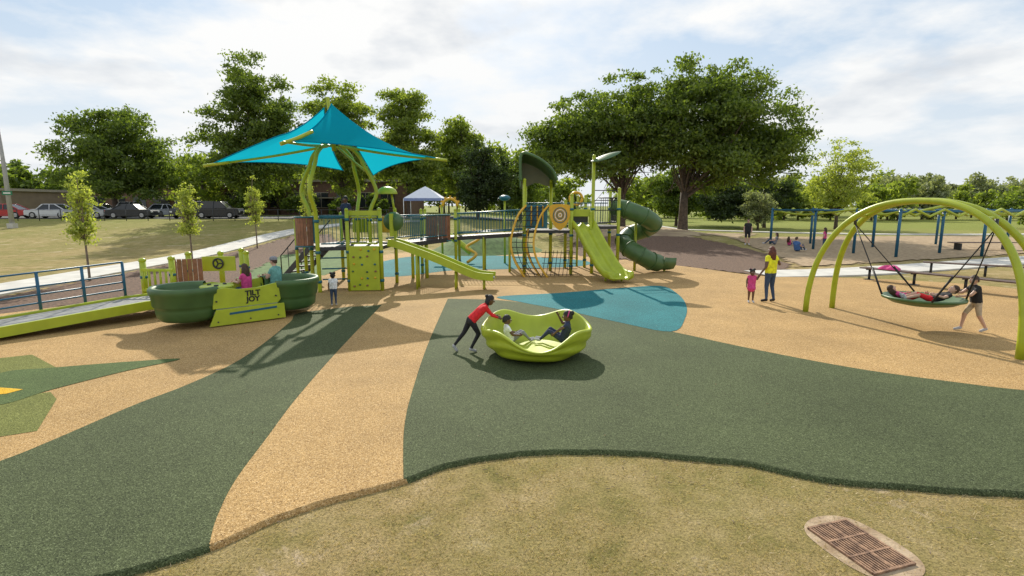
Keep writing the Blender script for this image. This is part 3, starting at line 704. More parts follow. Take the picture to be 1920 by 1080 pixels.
for t,z in (('TILT',.665),('JOY',.52)):
    cu=bpy.data.curves.new('lettering','FONT'); cu.body=t; cu.size=.175; cu.extrude=.004; cu.align_x='CENTER'; cu.offset=.006
    o=bpy.data.objects.new('lettering',cu); COL.objects.link(o); o.parent=BG; o.location=(.1,-.667,z); o.rotation_euler=(R(90),0,0); o.data.materials.append(black)

RP=empty('access_ramp'); b=MB()
path=[(-13.2,8.5,.02),(-9.55,13.35,.38),(-8.75,14.4,.38)]
b.sweep(path,[(-.6,-.02),(-.6,.03),(.6,.03),(.6,-.02)],grey,True,True)
for s in(-.66,.66):
    b.sweep([Vector(p) for p in path],[(s-.04,-.14),(s-.04,.08),(s+.04,.08),(s+.04,-.14)],limep,True,True)
b.obj('deck',RP)
b=MB(); n=7; A0=Vector((-13.2-.56,8.5+.42,.05)); A1=Vector((-9.75-.5,13.5+.45,.38))
for i in range(n+1):
    p=A0.lerp(A1,i/n); b.tube([p,p+Vector((0,0,.95))],.034,blue,8)
for z in(.95,.62,.42,.22): b.tube([A0+Vector((0,0,z)),A1+Vector((0,0,z))],.022,blue,8)
b.obj('railing',RP)
b=MB(); PP=[(-10.2,14.65,1.3),(-9.75,15.2,1.3),(-9.8,16.1,1.35),(-9.15,16.7,1.32),(-8.85,17.4,1.36),(-8.5,17.0,1.3)]
for x,y,z in PP:
    b.tube([(x,y,-.05),(x,y,z)],.08,lime,12); b.ball((x,y,z),.1,lime,10,.7)
    for q in(.25,.8): b.tube([(x,y,q),(x,y,q+.07)],.095,teal,10)
for i in range(6):
    p=Vector((-10.1,14.5,0)).lerp(Vector((-9.3,14.45,0)),i/5); b.tube([p+Vector((0,0,.5)),p+Vector((0,0,1.05))],.03,lime,6)
for z in(.5,1.05): b.beam((-10.15,14.5,z),(-9.25,14.45,z),.05,.07,limep)
for i in range(6): 
    p=Vector((-10.0,15.7,.85)).lerp(Vector((-9.35,15.9,.85)),i/5); b.box(p,(.11,.05,.75),brown,R(20))
b.box((-9.05,16.4,1.02),(.95,.06,.45),limep,R(8))
b.tube([(-9.05+.15*math.cos(a),16.34,1.03+.15*math.sin(a)) for a in np.linspace(0,2*math.pi,21)],.025,dgrey,6,False)
for a in(0,2.1,4.2): b.tube([(-9.05,16.34,1.03),(-9.05+.15*math.cos(a),16.34,1.03+.15*math.sin(a))],.018,dgrey,6)
b.obj('entry_panels',RP)

# ------------------------------------------------------------------ arch swing
SW=empty('arch_swing'); b=MB()
Fa,Fb=Vector((7.83,13.97,0)),Vector((9.36,9.52,0)); Ga,Gb=Vector((8.85,14.5,0)),Vector((10.35,10.05,0))
def arch(a,c,apex,m=lime):
    P=[]
    for i in range(41):
        t=math.pi*i/40; s=.5-.5*math.copysign(abs(math.cos(t))**.85,math.cos(t)); h=max(0,math.sin(t))**.8
        base=a.lerp(c,s); mid=a.lerp(c,.5); off=(apex-mid); off.z=0
        P.append(base+off*h**2*.92+Vector((0,0,-.05+(apex.z+.05)*h)))
    b.tube(P,.07,m,14); return P
ap=(Fa+Fb+Ga+Gb)/4
PA=arch(Fa,Fb,Vector((ap.x-.08,ap.y-.03,2.9))); PB=arch(Ga,Gb,Vector((ap.x+.08,ap.y+.03,2.9)))
for i in(13,17,23,27):
    b.tube([PA[i],PB[i]],.04,lime,8)
b.obj('arch_frame',SW)
SC=Vector((9.38,12.0,.55)); b=MB()
ax=(Fb-Fa).normalized()
b.lathe([(0,.02),(.35,.0),(.6,.05),(.74,.13),(.79,.14),(.80,.19),(.76,.2),(.70,.17),(.55,.1),(.3,.06),(0,.06)],dgreen,SC,36)
b.obj('saucer_seat',SW)
b=MB()
h1=[Vector(PA[12]).lerp(Vector(PB[12]),.4),Vector(PA[28]).lerp(Vector(PB[28]),.4)]
sd=Vector((ax.y,-ax.x,0))
for h,s in((h1[0],-1),(h1[1],1)):
    b.tube([h+Vector((0,0,.1)),h-Vector((0,0,.12))],.035,dgrey,8)
    for q in(-1,1):
        e=SC+ax*s*.55+sd*q*.55+Vector((0,0,.18)); b.tube([h-Vector((0,0,.1)),e],.013,black,6)
        b.tube([e,e.lerp(h,.35)],.022,black,6)
b.obj('ropes',SW)

# ------------------------------------------------------------------ benches, drain, monkey bars
b=MB(); p0=Vector((13.5,20.4,.44)); p1=Vector((16.6,14.6,.44)); bt=mat('bench_seat',(.11,.065,.045),.6,.25,8)
d=(p1-p0).normalized(); s=Vector((d.y,-d.x,0))
for k in(-1,0,1): b.beam(p0+s*k*.16,p1+s*k*.16,.14,.04,bt)
for i in range(5):
    p=p0.lerp(p1,.04+.23*i); b.beam(p-s*.22-Vector((0,0,.04)),p+s*.22-Vector((0,0,.04)),.06,.04,dgrey)
    b.tube([(p.x,p.y,0),(p.x,p.y,.4)],.045,dgrey,8); b.box((p.x,p.y,.01),(.2,.3,.02),dgrey,math.atan2(s.y,s.x))
b.obj('park_bench')
b=MB(); p0=Vector((17.5,22.6,.42)); p1=Vector((22,19,.42)); d=(p1-p0).normalized(); s=Vector((d.y,-d.x,0))
for k in(-1,0,1): b.beam(p0+s*k*.16,p1+s*k*.16,.14,.04,bt)
for i in range(4):
    p=p0.lerp(p1,.05+.3*i); b.tube([(p.x,p.y,-.05),(p.x,p.y,.4)],.045,dgrey,8)
b.obj('park_bench')
b=MB(); pk=mat('cloth_pink',(.6,.06,.22),.85,.18,14,.4,30)
b.lathe([(.34,0),(.33,.04),(.22,.1),(.1,.12),(0,.11)],pk,(0,0,0),24,fn=lambda a,r,z:(r*(1+.18*math.sin(3*a)+.08*math.sin(7*a)),z*(1+.3*math.sin(5*a))))
b.obj('folded_jacket',loc=(14.0,19.6,.462))
rust=mat('rusted_iron',(.15,.085,.055),.85,0,14,.5,90,col2=(.42,.25,.15),detail=8)
b=MB(); W,H_=.42,.62
for x in(-W/2,W/2): b.box((x,0,.001),(.02,H_,.018),rust)
b.box((0,0,.0025),(.012,H_-.03,.017),rust)
for y in(-H_/2,-H_/6,H_/6,H_/2): b.box((0,y,.003),(W+.02,.020,.018),rust)
for j in range(3):
    for i in range(14):
        x=-W/2+.014+(W-.028)*(i+.5)/14; b.box((x,-H_/2+H_/3*(j+.5),.003),(.0135,H_/3-.018,.012),rust)
b.box((0,0,-.0075),(W+.01,H_+.01,.005),black)  # black sheet under the slats, painted as the shade of an open pit
b.obj('drain_grate',loc=(2.93,4.12,-.038),rz=R(17))
drain_dirt=slab('bare_soil',catmull([(2.58,4.28),(2.75,4.52),(3.05,4.56),(3.22,4.35),(3.32,3.98),(3.2,3.76),(2.9,3.7),(2.7,3.85)],5,True),-.046,mat('bare_soil_mat',(.28,.19,.11),.95,0,6,.6,30,col2=(.46,.35,.23),detail=10))
MK=empty('monkey_bars'); b=MB()
rows=[[(17.9,37.0),(19.2,34.0),(20.0,31.2),(21.0,29.1)],[(21.5,38.5),(24,35.5),(25.2,31.4),(26.3,29.8)],[(27,40),(30,37.8),(31.5,34),(32.5,31.5)]]
for r_ in rows:
    for x,y in r_: b.tube([(x,y,G(x,y)),(x,y,2.55)],.08,blue,10); b.ball((x,y,2.55),.09,blue,8)
    b.tube([(r_[0][0],r_[0][1],2.5),(r_[-1][0],r_[-1][1],2.5)],.055,blue,8)
for i in(0,3): b.tube([(rows[0][i][0],rows[0][i][1],2.45),(rows[2][i][0],rows[2][i][1],2.45)],.055,blue,8)
b.obj('frame',MK); b=MB()
for j in range(2):
    for i in range(4):
        a=Vector((*rows[j][i],2.2)); c=Vector((*rows[j+1][i],2.2)); P=[]
        for k in range(7): P.append(a.lerp(c,k/6)+Vector((0,0,.38*(k%2))))
        b.tube(P,.075,lime,8)
b.tube(catmull([(17.9,37,2.5),(19,35,2.2),(20.0,31.2,2.55),(20.6,30,2.3),(21,29.1,2.5)],6),.06,lime,8)
b.tube(catmull([(22,29.5,2.4),(25,30,2.85),(28,30.5,2.3),(32.5,31.5,2.7)],6),.08,lime,8)
b.obj('overhead_rungs',MK)
b=MB(); b.beam((27.5,33.5,.5),(31.5,33.5,.5),.5,.05,bt)
for x in(28,31): b.box((x,33.5,.2),(.1,.5,.5),dgrey)
b.obj('park_bench')
b=MB(); lt=mat('dead_leaf',(.3,.22,.12),.9,.3,40)
for i in range(70):
    x=rng.uniform(-5,9); y=rng.uniform(5.9,15); a=rng.uniform(0,6.28); s=rng.uniform(.008,.022)
    b.add([(x+s*math.cos(a),y+s*math.sin(a),.012),(x-s*.5*math.sin(a),y+s*.5*math.cos(a),.022),(x-s*math.cos(a),y-s*math.sin(a),.014),(x+s*.5*math.sin(a),y-s*.5*math.cos(a),.02)],[(0,1,2,3)],lt)
b.obj('fallen_leaves')
b=MB()
for i in range(90):
    x=rng.uniform(-2.4,6); a=rng.uniform(0,6.28); fy=np.interp(x,[p[0] for p in fr],[p[1] for p in fr]); y=fy-abs(rng.normal(0,.6))-.08; s=rng.uniform(.01,.06)
    if abs(x-2.93)<.35 and abs(y-4.12)<.4: continue
    b.tube([(x,y,-.035),(x+s*math.cos(a),y+s*math.sin(a),-.03)],.003,lightbark,5)
b.obj('twigs')

# ------------------------------------------------------------------ cars, buildings, lamp, tent, fence
glass=mat('car_glass',(.02,.025,.03),.08,.1,2); tire=mat('tire',(.015,.015,.015),.8)
chrome=mat('wheel_metal',(.4,.4,.42),.3,.1,5,metal=.8); tail=mat('tail_light',(.35,.01,.01),.3); head=mat('head_light',(.7,.7,.68),.15)
def car(x,y,col,rz=0,suv=False):
    m=mat('car_paint_%d%d%d'%tuple(int(c*99) for c in col),col,.22,.03,2); e=empty('parked_car',(x,y,G(x,y)+.06),rz)
    b=MB(); H=1.0 if suv else .86; T=1.72 if suv else 1.45; Lh=2.3
    prof=[(-Lh,.35),(-Lh,.75),(-Lh+.1,H),(-.95 if not suv else -1.1,H+.06),(1.6 if not suv else 2.1,H+.08),(Lh-.06,H-.02),(Lh,.6),(Lh-.05,.32),(1.8,.22),(-1.8,.22)]
    n=len(prof)
    vs=[];
    for yy,sc in((-.9,.97),(-.8,1),(.8,1),(.9,.97)):
        for px,pz in prof: vs.append((px*sc if abs(yy)>.85 else px,yy,pz if abs(yy)<.85 else .3+(pz-.3)*.93))
    fs=[tuple(range(n))]+[tuple(3*n+i for i in reversed(range(n)))]
    for k in range(3):
        for i in range(n): j=(i+1)%n; fs.append((k*n+j,k*n+i,(k+1)*n+i,(k+1)*n+j))
    b.add(vs,fs,m)
    cab=[(-1.15,H),(-.45,T-.04),(.7 if not suv else 1.5,T),(1.75 if not suv else 2.1,H+.02)]
    lowr=[(cab[0][0],-.78,H),(cab[3][0],-.78,H),(cab[3][0],.78,H),(cab[0][0],.78,H)]
    upr=[(cab[1][0],-.6,T),(cab[2][0],-.6,T),(cab[2][0],.6,T),(cab[1][0],.6,T)]
    b.add(lowr+upr,[(0,1,5,4),(1,2,6,5),(2,3,7,6),(3,0,4,7)],glass)
    b.add(upr+[(p[0]*.95+.02,p[1]*.95,p[2]+.05) for p in upr],[(0,1,5,4),(1,2,6,5),(2,3,7,6),(3,0,4,7),(4,5,6,7)],m)
    for s in(-1,1):
        for q in(0,3): b.tube([Vector((cab[q][0],s*.79,H)),Vector((cab[1 if q==0 else 2][0],s*.61,T+.01))],.05,m,6)
        b.tube([(.25,s*.795,H),(.2,s*.61,T)],.045,m,6)
        for wx in(-1.4,1.4):
            b.tube([(wx,s*.68,.33),(wx,s*.915,.33)],.34,tire,20); b.tube([(wx,s*.9,.33),(wx,s*.925,.33)],.21,chrome,14)
        b.box((-Lh+.04,s*.62,.68),(.1,.36,.16),head); b.box((Lh-.06,s*.66,.78),(.1,.3,.18),tail)
    b.obj('body',e,.03)
for x,y,c,rz,s in[(-53.5,57,(.45,.02,.02),R(8),False),(-48.6,57,(.6,.6,.62),R(4),False),(-44.6,56.6,(.42,.43,.45),R(6),False),(-39.8,56.5,(.02,.022,.025),R(184),False),(-34.4,58,(.03,.03,.035),R(80),True),(-35.5,65,(.6,.6,.6),R(100),True),(-31,57,(.02,.02,.022),R(186),True),(-38.5,66,(.3,.02,.02),R(90),False),(-43,66,(.5,.52,.55),R(90),False),(-47,66,(.65,.65,.65),R(90),True),(-50.5,66,(.05,.06,.1),R(90),False),(-56.5,66,(.6,.6,.6),R(90),False)]: car(x,y,c,rz,s)
brick=mat('brown_brick',(.15,.085,.058),.9,.18,3,.4,20); bglass=mat('window_glass',(.03,.035,.04),.1,.1); roofm=mat('roof_trim',(.3,.26,.21),.7)
def building(name,x0,x1,y,h,wall,dep=14,step=3.2,sill=1.2,wh=1.7,base=1.35,st=1):
    e=empty(name,((x0+x1)/2,y,base)); W=x1-x0; b=MB(); b.box((0,dep/2,h/2),(W,dep,h),wall); b.obj('walls',e)
    b=MB(); b.box((0,dep/2,h+.15),(W+.6,dep+.6,.35),roofm); b.obj('roof',e); b=MB(); b2=MB()
    n=int(W/step)
    for f in range(st):
        for i in range(n):
            x=-W/2+step*(i+.5)+.1; z=sill+wh/2+f*h/st
            b.box((x,-.02,z),(step*.62,.08,wh),bglass); b2.box((x,-.05,z-wh/2-.08),(step*.68,.16,.1),roofm); b2.box((x,-.05,z),(.07,.14,wh),roofm); b2.box((x,-.05,z+wh/2+.05),(step*.68,.14,.1),roofm)
    b.obj('windows',e); b2.obj('window_trim',e)
    b=MB(); b.box((W*.1,-.05,1.1),(1.6,.14,2.2),dgrey); b.box((W*.1,-.9,2.5),(3,1.8,.15),roofm); b.obj('entrance',e)
building('brick_building',-42,-15,78,4.8,brick,st=1,wh=2.0); building('office_building',-86,-68,72,3.4,mat('tan_wall',(.2,.15,.11),.9,.1,1),wh=1.4)
building('office_building',-66,-46,84,4.2,brick,wh=1.5)
b=MB(); polem=mat('galvanized_pole',(.36,.36,.35),.6,.1); x,y=-41.9,45.0; z=G(x,y)
b.tube([(x,y,z-.2),(x,y,z+5),(x-.05,y,z+9.6)],[.19,.15,.1],polem,12); b.tube(catmull([(x-.05,y,z+9.3),(x-.4,y,z+9.7),(x-2.4,y,z+9.95)],5),.06,polem,8)
b.box((x-2.7,y,z+9.93),(.8,.3,.14),polem); b.box((x,y,z+.2),(.5,.5,.4),concrete)
b.box((x+.1,y-.17,z+2.9),(.85,.03,.32),mat('sign_green',(.01,.16,.07),.5)); b.box((x+.1,y-.19,z+2.9),(.6,.012,.1),white); b.obj('street_lamp')
def tent(x,y,wd=3.4):
    z=G(x,y); b=MB(); tw=mat('tent_fabric',(.7,.72,.78),.7,.03); h=wd/2
    for sx in(-1,1):
        for sy in(-1,1): b.tube([(sx*h,sy*h,0),(sx*h,sy*h,2.2)],.03,white,6)
    P=[(-h,-h,2.25),(h,-h,2.25),(h,h,2.25),(-h,h,2.25)]; k=.35
    Q=[(p[0]*k,p[1]*k,3.0) for p in P]; b.add(P+Q+[(0,0,3.35)],[(0,1,5,4),(1,2,6,5),(2,3,7,6),(3,0,4,7),(4,5,8),(5,6,8),(6,7,8),(7,4,8)],tw)
    b.add([(p[0]*1.005,p[1]*1.005,2.02) for p in P]+[(p[0]*1.005,p[1]*1.005,2.25) for p in P],[(0,1,5,4),(1,2,6,5),(2,3,7,6),(3,0,4,7)],mat('tent_blue',(.2,.26,.5),.7))
    b.obj('canopy_tent',loc=(x,y,z))
tent(-8.0,50)
b=MB()
for i in range(0,60):
    x=-52+i*.7; y=52; z=G(x,y); 
    if i%3==0: b.tube([(x,y,z),(x,y,z+1.1)],.035,dgrey,6)
P=[(x,52,G(x,52)+1.05) for x in np.arange(-52,-10,1.5)]; b.tube(P,.03,dgrey,6); b.tube([(p[0],p[1],p[2]-.5) for p in P],.02,dgrey,6); b.tube([(p[0],p[1],p[2]-.85) for p in P],.02,dgrey,6)
b.obj('parking_fence')

# ------------------------------------------------------------------ people
skins={'d':mat('skin_dark',(.13,.064,.038),.5,.05),'l':mat('skin_light',(.58,.35,.25),.5,.05)}
def cloth(name,c): return mat('cloth_'+name,c,.85,.18,14,.4,30)
C_={'red':cloth('red',(.65,.015,.02)),'black':cloth('black',(.018,.018,.02)),'white':cloth('white',(.8,.8,.8)),'navy':cloth('navy',(.025,.035,.08)),
    'yellow':cloth('yellow',(.78,.76,.02)),'jeans':cloth('jeans',(.04,.07,.13)),'pink':cloth('pink',(.6,.06,.22)),'khaki':cloth('khaki',(.5,.41,.3)),
    'teal':cloth('teal',(.15,.36,.32)),'blue':cloth('blue',(.06,.14,.34)),'grey':cloth('grey',(.25,.25,.27)),'shoe':cloth('shoe',(.45,.45,.47))}
hairm={'b':mat('hair_black',(.012,.009,.008),.6,.3,20,.5,60),'br':mat('hair_brown',(.06,.03,.015),.6,.3,20,.5,60),'r':mat('hair_auburn',(.12,.03,.015),.6,.3,20,.5,60)}
eyew=mat('eye_white',(.7,.7,.68),.3,.02); lips=mat('lips',(.3,.09,.08),.5,.05)
def capsule(V,F,a,b,ra,rb,seg=12):
    a=Vector(a);b=Vector(b); t=(b-a); l=t.length; t=t.normalized() if l>1e-6 else Vector((0,0,1))
    u=t.cross(Vector((0,0,1)) if abs(t.z)<.9 else Vector((1,0,0))).normalized(); w=t.cross(u); o=len(V); rings=[]
    for q in(-80,-50,-20,0): rings.append((a+t*ra*math.sin(R(q)),ra*math.cos(R(q))))
    for q in(0,20,50,80): rings.append((b+t*rb*math.sin(R(q)),rb*math.cos(R(q))))
    for c,r in rings:
        for k in range(seg): an=2*math.pi*k/seg; V.append(c+(u*math.cos(an)+w*math.sin(an))*r)
    n=len(rings)
    for i in range(n-1):
        for k in range(seg): k2=(k+1)%seg; F.append((o+i*seg+k,o+i*seg+k2,o+(i+1)*seg+k2,o+(i+1)*seg+k))
    F.append(tuple(o+k for k in reversed(range(seg)))); F.append(tuple(o+(n-1)*seg+k for k in range(seg)))
STAND=dict(pelvis=(0,0,.88),chest=(0,0,1.18),neck=(0,-.01,1.39),head=(0,.015,1.535),shR=(.165,0,1.335),shL=(-.165,0,1.335),elR=(.22,-.02,1.07),elL=(-.22,-.02,1.07),
 wrR=(.23,.06,.85),wrL=(-.23,.06,.85),hipR=(.085,0,.86),hipL=(-.085,0,.86),knR=(.1,.02,.47),knL=(-.1,.02,.47),anR=(.1,-.01,.075),anL=(-.1,-.01,.075),toR=(.12,.14,.035),toL=(-.12,.14,.035))
def person(name,loc,rz,s,pose,top,bot,skin='d',sleeve=.5,pants=2.,shoe='shoe',hair='b',style='short',hs=1.,fat=1.,head_rot=(0,0,0),hat=None,skirt=False):
    J={k:Vector(v) for k,v in {**STAND,**pose}.items()}
    V=[];F=[]; bones=[]
    def bone(a,b,ra,rb,lab): bones.append((a,b,ra*fat,rb*fat,lab)); capsule(V,F,a,b,ra*fat,rb*fat)
    P=J
    bone(P['pelvis'],P['chest'],.115,.12,'T'); bone(P['chest'],P['neck'],.11,.055,'T')
    for q in'LR':
        bone(P['hip'+q],P['sh'+q].lerp(P['chest'],.35),.095,.085,'T'); bone(P['sh'+q],P['neck']-Vector((0,0,.02)),.055,.05,'T')
        bone(P['sh'+q],P['el'+q],.052,.04,'A'+q); bone(P['el'+q],P['wr'+q],.039,.026,'B'+q)
        bone(P['hip'+q],P['kn'+q],.088,.057,'C'+q); bone(P['kn'+q],P['an'+q],.056,.034,'D'+q); bone(P['an'+q],P['to'+q],.042,.036,'S')
        hd=(P['wr'+q]-P['el'+q]).normalized(); bone(P['wr'+q],P['wr'+q]+hd*.075,.026,.03,'H')
    bone(P['neck'],P['head'],.05,.05,'N')
    if skirt: bone(P['pelvis'],P['pelvis']-Vector((0,0,.12)),.15,.19,'C0')
    me=bpy.data.meshes.new('tmp'); me.from_pydata(V,[],F); o=bpy.data.objects.new('tmp',me); COL.objects.link(o)
    md=o.modifiers.new('r','REMESH'); md.mode='VOXEL'; md.voxel_size=.016
    sm=o.modifiers.new('s','SMOOTH'); sm.factor=.5; sm.iterations=5
    dg=bpy.context.evaluated_depsgraph_get(); m2=bpy.data.meshes.new_from_object(o.evaluated_get(dg)); bpy.data.objects.remove(o)
    n=len(m2.polygons); cen=np.zeros(n*3); m2.polygons.foreach_get('center',cen); cen=cen.reshape(-1,3)
    best=np.full(n,1e9); mi=np.zeros(n,int)
    mats=[C_[top],C_[bot],skins[skin],C_[shoe]]
    for a,b_,ra,rb,lab in bones:
        a_=np.array(a);d=np.array(b_-a); t=np.clip(((cen-a_)@d)/(d@d+1e-9),0,1); dist=np.linalg.norm(cen-a_-t[:,None]*d,axis=1)-(ra+(rb-ra)*t)
        if lab=='T': k=np.zeros(n,int)
        elif lab[0]=='A': k=np.where(t<sleeve,0,2)
        elif lab[0]=='B': k=np.where(1+t<sleeve,0,2)
        elif lab[0]=='C': k=np.where(t<pants,1,2) if lab!='C0' else np.ones(n,int)
        elif lab[0]=='D': k=np.where(1+t<pants,1,2)
        elif lab=='S': k=np.full(n,3)
        else: k=np.full(n,2)
        c=dist<best; best[c]=dist[c]; mi[c]=k[c]
    tv=(P['chest']-P['pelvis']).normalized(); hgt=(cen-np.array(P['pelvis']))@np.array(tv)
    mi[(mi==0)&(hgt<.0)&(np.linalg.norm(cen-np.array(P['pelvis']),axis=1)<.26)]=1
    for m in mats: m2.materials.append(m)
    m2.polygons.foreach_set('material_index',mi.astype(np.int32)); m2.polygons.foreach_set('use_smooth',[True]*n); m2.name='body'
    e=empty(name,loc,rz); e.scale=(s,s,s)
    bo=bpy.data.objects.new('body',m2); COL.objects.link(bo); bo.parent=e
    fb=MB()
    for q in'LR':
        w_=P['wr'+q]; h=(w_-P['el'+q]).normalized(); side=h.cross(Vector((1,0,0)) if abs(h.x)<.8 else Vector((0,1,0))).normalized(); nrm=h.cross(side)
        if q=='L': nrm=-nrm
        k=w_+h*.075
        for i,(ln,off) in enumerate(((.062,-.024),(.072,-.008),(.068,.008),(.052,.023))):
            b0=k+side*off+h*.015; b1=b0+(h*.85+nrm*.35)*ln*.5; b2=b1+(h*.45+nrm*.8)*ln*.5; fb.tube([b0,b1,b2],[.0105,.0095,.007],skins[skin],6)
        b0=w_+h*.025-side*.024; fb.tube([b0,b0+(h*.6-side*.75+nrm*.2)*.035,b0+(h*1.2-side*.85+nrm*.5)*.045],[.0125,.011,.008],skins[skin],6)
    fb.obj('fingers',e)
    hb=MB(); sk=skins[skin]; vs=[];fs=[]; NS,NR=20,14
    for i in range(NR+1):
        th=math.pi*i/NR
        for k in range(NS):
            ph=2*math.pi*k/NS; x=math.sin(th)*math.cos(ph); y=math.sin(th)*math.sin(ph); z=math.cos(th)
            X=x*.074*(1-.22*max(0,-z)); Y=y*.094*(1-.12*max(0,-z)); Z=z*.112
            if y>0: Y=Y*(.95)+ (.012*math.exp(-((z+.75)/.2)**2))
            if y>.3 and abs(z-.12)<.15: Y-=.004
            vs.append((X,Y,Z))
    for i in range(NR):
        for k in range(NS): k2=(k+1)%NS; fs.append((i*NS+k,(i+1)*NS+k,(i+1)*NS+k2,i*NS+k2))
    hb.add(vs,fs,sk,True)
    hb.tube([(0,.082,.012),(0,.1,-.012),(0,.104,-.026),(0,.088,-.034)],[.006,.009,.013,.008],sk,8)
    for q in(-1,1):
        hb.ball((q*.028,.078,.008),.0125,eyew,10); hb.ball((q*.028,.0875,.008),.0062,hairm['b'],8)
        hb.tube([(q*.014,.089,.03),(q*.03,.088,.034),(q*.044,.079,.029)],.0038,hairm['b'],5)
        hb.tube([(q*.072,-.005,.02),(q*.083,-.012,.008),(q*.074,-.002,-.022)],[.009,.013,.007],sk,8)
    hb.tube([(-.022,.083,-.058),(-.008,.09,-.056),(.008,.09,-.056),(.022,.083,-.058)],[.003,.006,.006,.003],lips,6)
    hm=hairm[hair]
    vs=[];fs=[]
    for i in range(NR+1):
        for k in range(NS):
            ph=2*math.pi*k/NS; yy=math.sin(ph)
            lim=(R(62)+R(48)*(1-yy)/2*1.15)
            th=lim*i/NR; x=math.sin(th)*math.cos(ph); y=math.sin(th)*yy; z=math.cos(th); g=1.1+ .03*math.sin(9*ph+5*th)+random.uniform(-.012,.012)
            vs.append((x*.076*g,y*.094*g-.004,z*.112*g+.002))
    for i in range(NR):
        for k in range(NS): k2=(k+1)%NS; fs.append((i*NS+k,(i+1)*NS+k,(i+1)*NS+k2,i*NS+k2))
    hb.add(vs,fs,hm,True)
    if style=='long':
        for i in range(26):
            x=.084*math.sin((i-12.5)/12.5*1.45); y=-.094*math.cos((i-12.5)/12.5*1.45)
            ln=random.uniform(.22,.32); hb.tube([(x,y,.03),(x*1.2,y*1.15,-.08),(x*1.25+random.gauss(0,.01),y*1.1,-.08-ln*.5),(x*1.2+random.gauss(0,.015),y*.95,-.08-ln)],[.02,.024,.02,.008],hm,6)
    if style=='puffs':
        for p in((.06,-.03,.1),(-.06,-.03,.1),(0,-.1,.06)): hb.ball(p,.045,hm,10)
        hb.ball((.05,-.01,.125),.016,C_['pink'],8)
    if style=='braids':
        for i in range(14):
            a=R(200+i*10); x=.08*math.cos(a); y=.09*math.sin(a); hb.tube([(x,y,.02),(x*1.15,y*1.1,-.06),(x*1.1,y*1.05,-.13)],[.013,.013,.009],hm,6)
        hb.ball((.0,-.085,.085),.04,hm,10)
    if style=='band':
        hb.tube([(.087*math.cos(a),-.012-.03*math.sin(a),.118*math.sin(a)) for a in np.linspace(0,math.pi,16)],.012,C_['pink'],6); hb.ball((0,-.09,.07),.05,hm,10)
    if hat:
        hb.lathe([(.092,.045),(.094,.07),(.085,.11),(.05,.135),(0,.14)],C_[hat],(0,-.005,0),18,fn=lambda a,r,z:(r*(1+.13*abs(math.sin(a))),z))
        hb.add([(-.07,.07,.052),(.07,.07,.052),(.05,.165,.035),(-.05,.165,.035)],[(0,1,2,3)],C_[hat])
    ho=hb.obj('head',e); ho.location=P['head']; ho.rotation_euler=head_rot; ho.scale=(hs,hs,hs)
    return e
person('woman',(7.5,15.35,.005),R(20),.985,dict(elR=(.3,-.02,1.12),wrR=(.38,.17,1.2),elL=(-.24,-.05,1.07),wrL=(-.36,.02,.86),anR=(.13,-.06,.075),toR=(.17,.09,.035),knR=(.12,.03,.47)),'yellow','jeans','d',.45,2,'black','r','long',1.02,1.08)
person('toddler',(6.95,15.3,.005),R(170),.57,dict(elL=(-.25,0,1.2),wrL=(-.36,.02,1.38),elR=(.24,0,1.1),wrR=(.26,.1,.9)),'pink','pink','d',.4,.45,'shoe','b','puffs',1.55,1.15,skirt=True)
person('girl_pushing',(-.86,10.0,.005),R(-72),.74,dict(pelvis=(0,.1,.84),hipR=(.085,.1,.82),hipL=(-.085,.1,.82),chest=(0,.36,1.06),neck=(0,.5,1.22),head=(0,.62,1.33),shR=(.155,.47,1.17),shL=(-.155,.47,1.17),
  elR=(.2,.62,.96),elL=(-.2,.64,.96),wrR=(.15,.80,.88),wrL=(-.15,.82,.88),knR=(.1,.28,.48),anR=(.1,.06,.09),toR=(.1,.2,.035),knL=(-.1,-.06,.5),anL=(-.1,-.34,.16),toL=(-.1,-.26,.03)),'red','black','d',1.9,1.95,'shoe','b','braids',1.2,1.08,(R(-8),0,0))
SIT=dict(pelvis=(0,0,.12),hipR=(.085,.02,.12),hipL=(-.085,.02,.12),chest=(0,-.1,.4),neck=(0,-.13,.6),head=(0,-.11,.75),shR=(.16,-.11,.54),shL=(-.16,-.11,.54),
  elR=(.24,.02,.32),elL=(-.24,.02,.32),wrR=(.2,.22,.3),wrL=(-.2,.22,.3),knR=(.11,.37,.36),knL=(-.11,.37,.34),anR=(.1,.62,.08),anL=(-.1,.64,.08),toR=(.1,.76,.1),toL=(-.1,.78,.1))
person('child_in_bowl',(-.03,10.0,.17),R(-75),.62,SIT,'white','grey','d',.5,1.9,'shoe','b','short',1.4,1.05)
person('child_in_bowl',(.98,9.95,.19),R(78),.70,{**SIT,'elR':(.26,.05,.5),'wrR':(.2,.16,.72),'elL':(-.26,.05,.45)},'navy','navy','d',.5,1.9,'shoe','b','band',1.35,1.05)
person('small_child',(-5.02,14.8,.005),R(15),.55,dict(elR=(.25,.08,1.12),wrR=(.2,.25,1.15),anL=(-.1,-.1,.075),toL=(-.1,.04,.035)),'white','jeans','d',.5,2,'shoe','b','puffs',1.5,1.1)
person('boy',(10.35,11.7,.005),R(80),.76,dict(chest=(0,.06,1.18),neck=(0,.1,1.37),head=(0,.13,1.52),shR=(.165,.08,1.32),shL=(-.165,.08,1.32),elR=(.2,.28,1.12),wrR=(.16,.5,1.12),elL=(-.2,.28,1.1),wrL=(-.16,.5,1.06),
  knR=(.1,.2,.5),anR=(.1,.27,.075),toR=(.1,.42,.035),knL=(-.1,-.06,.48),anL=(-.1,-.28,.1),toL=(-.1,-.14,.035)),'black','khaki','l',.5,.95,'shoe','br','short',1.22,1.12)
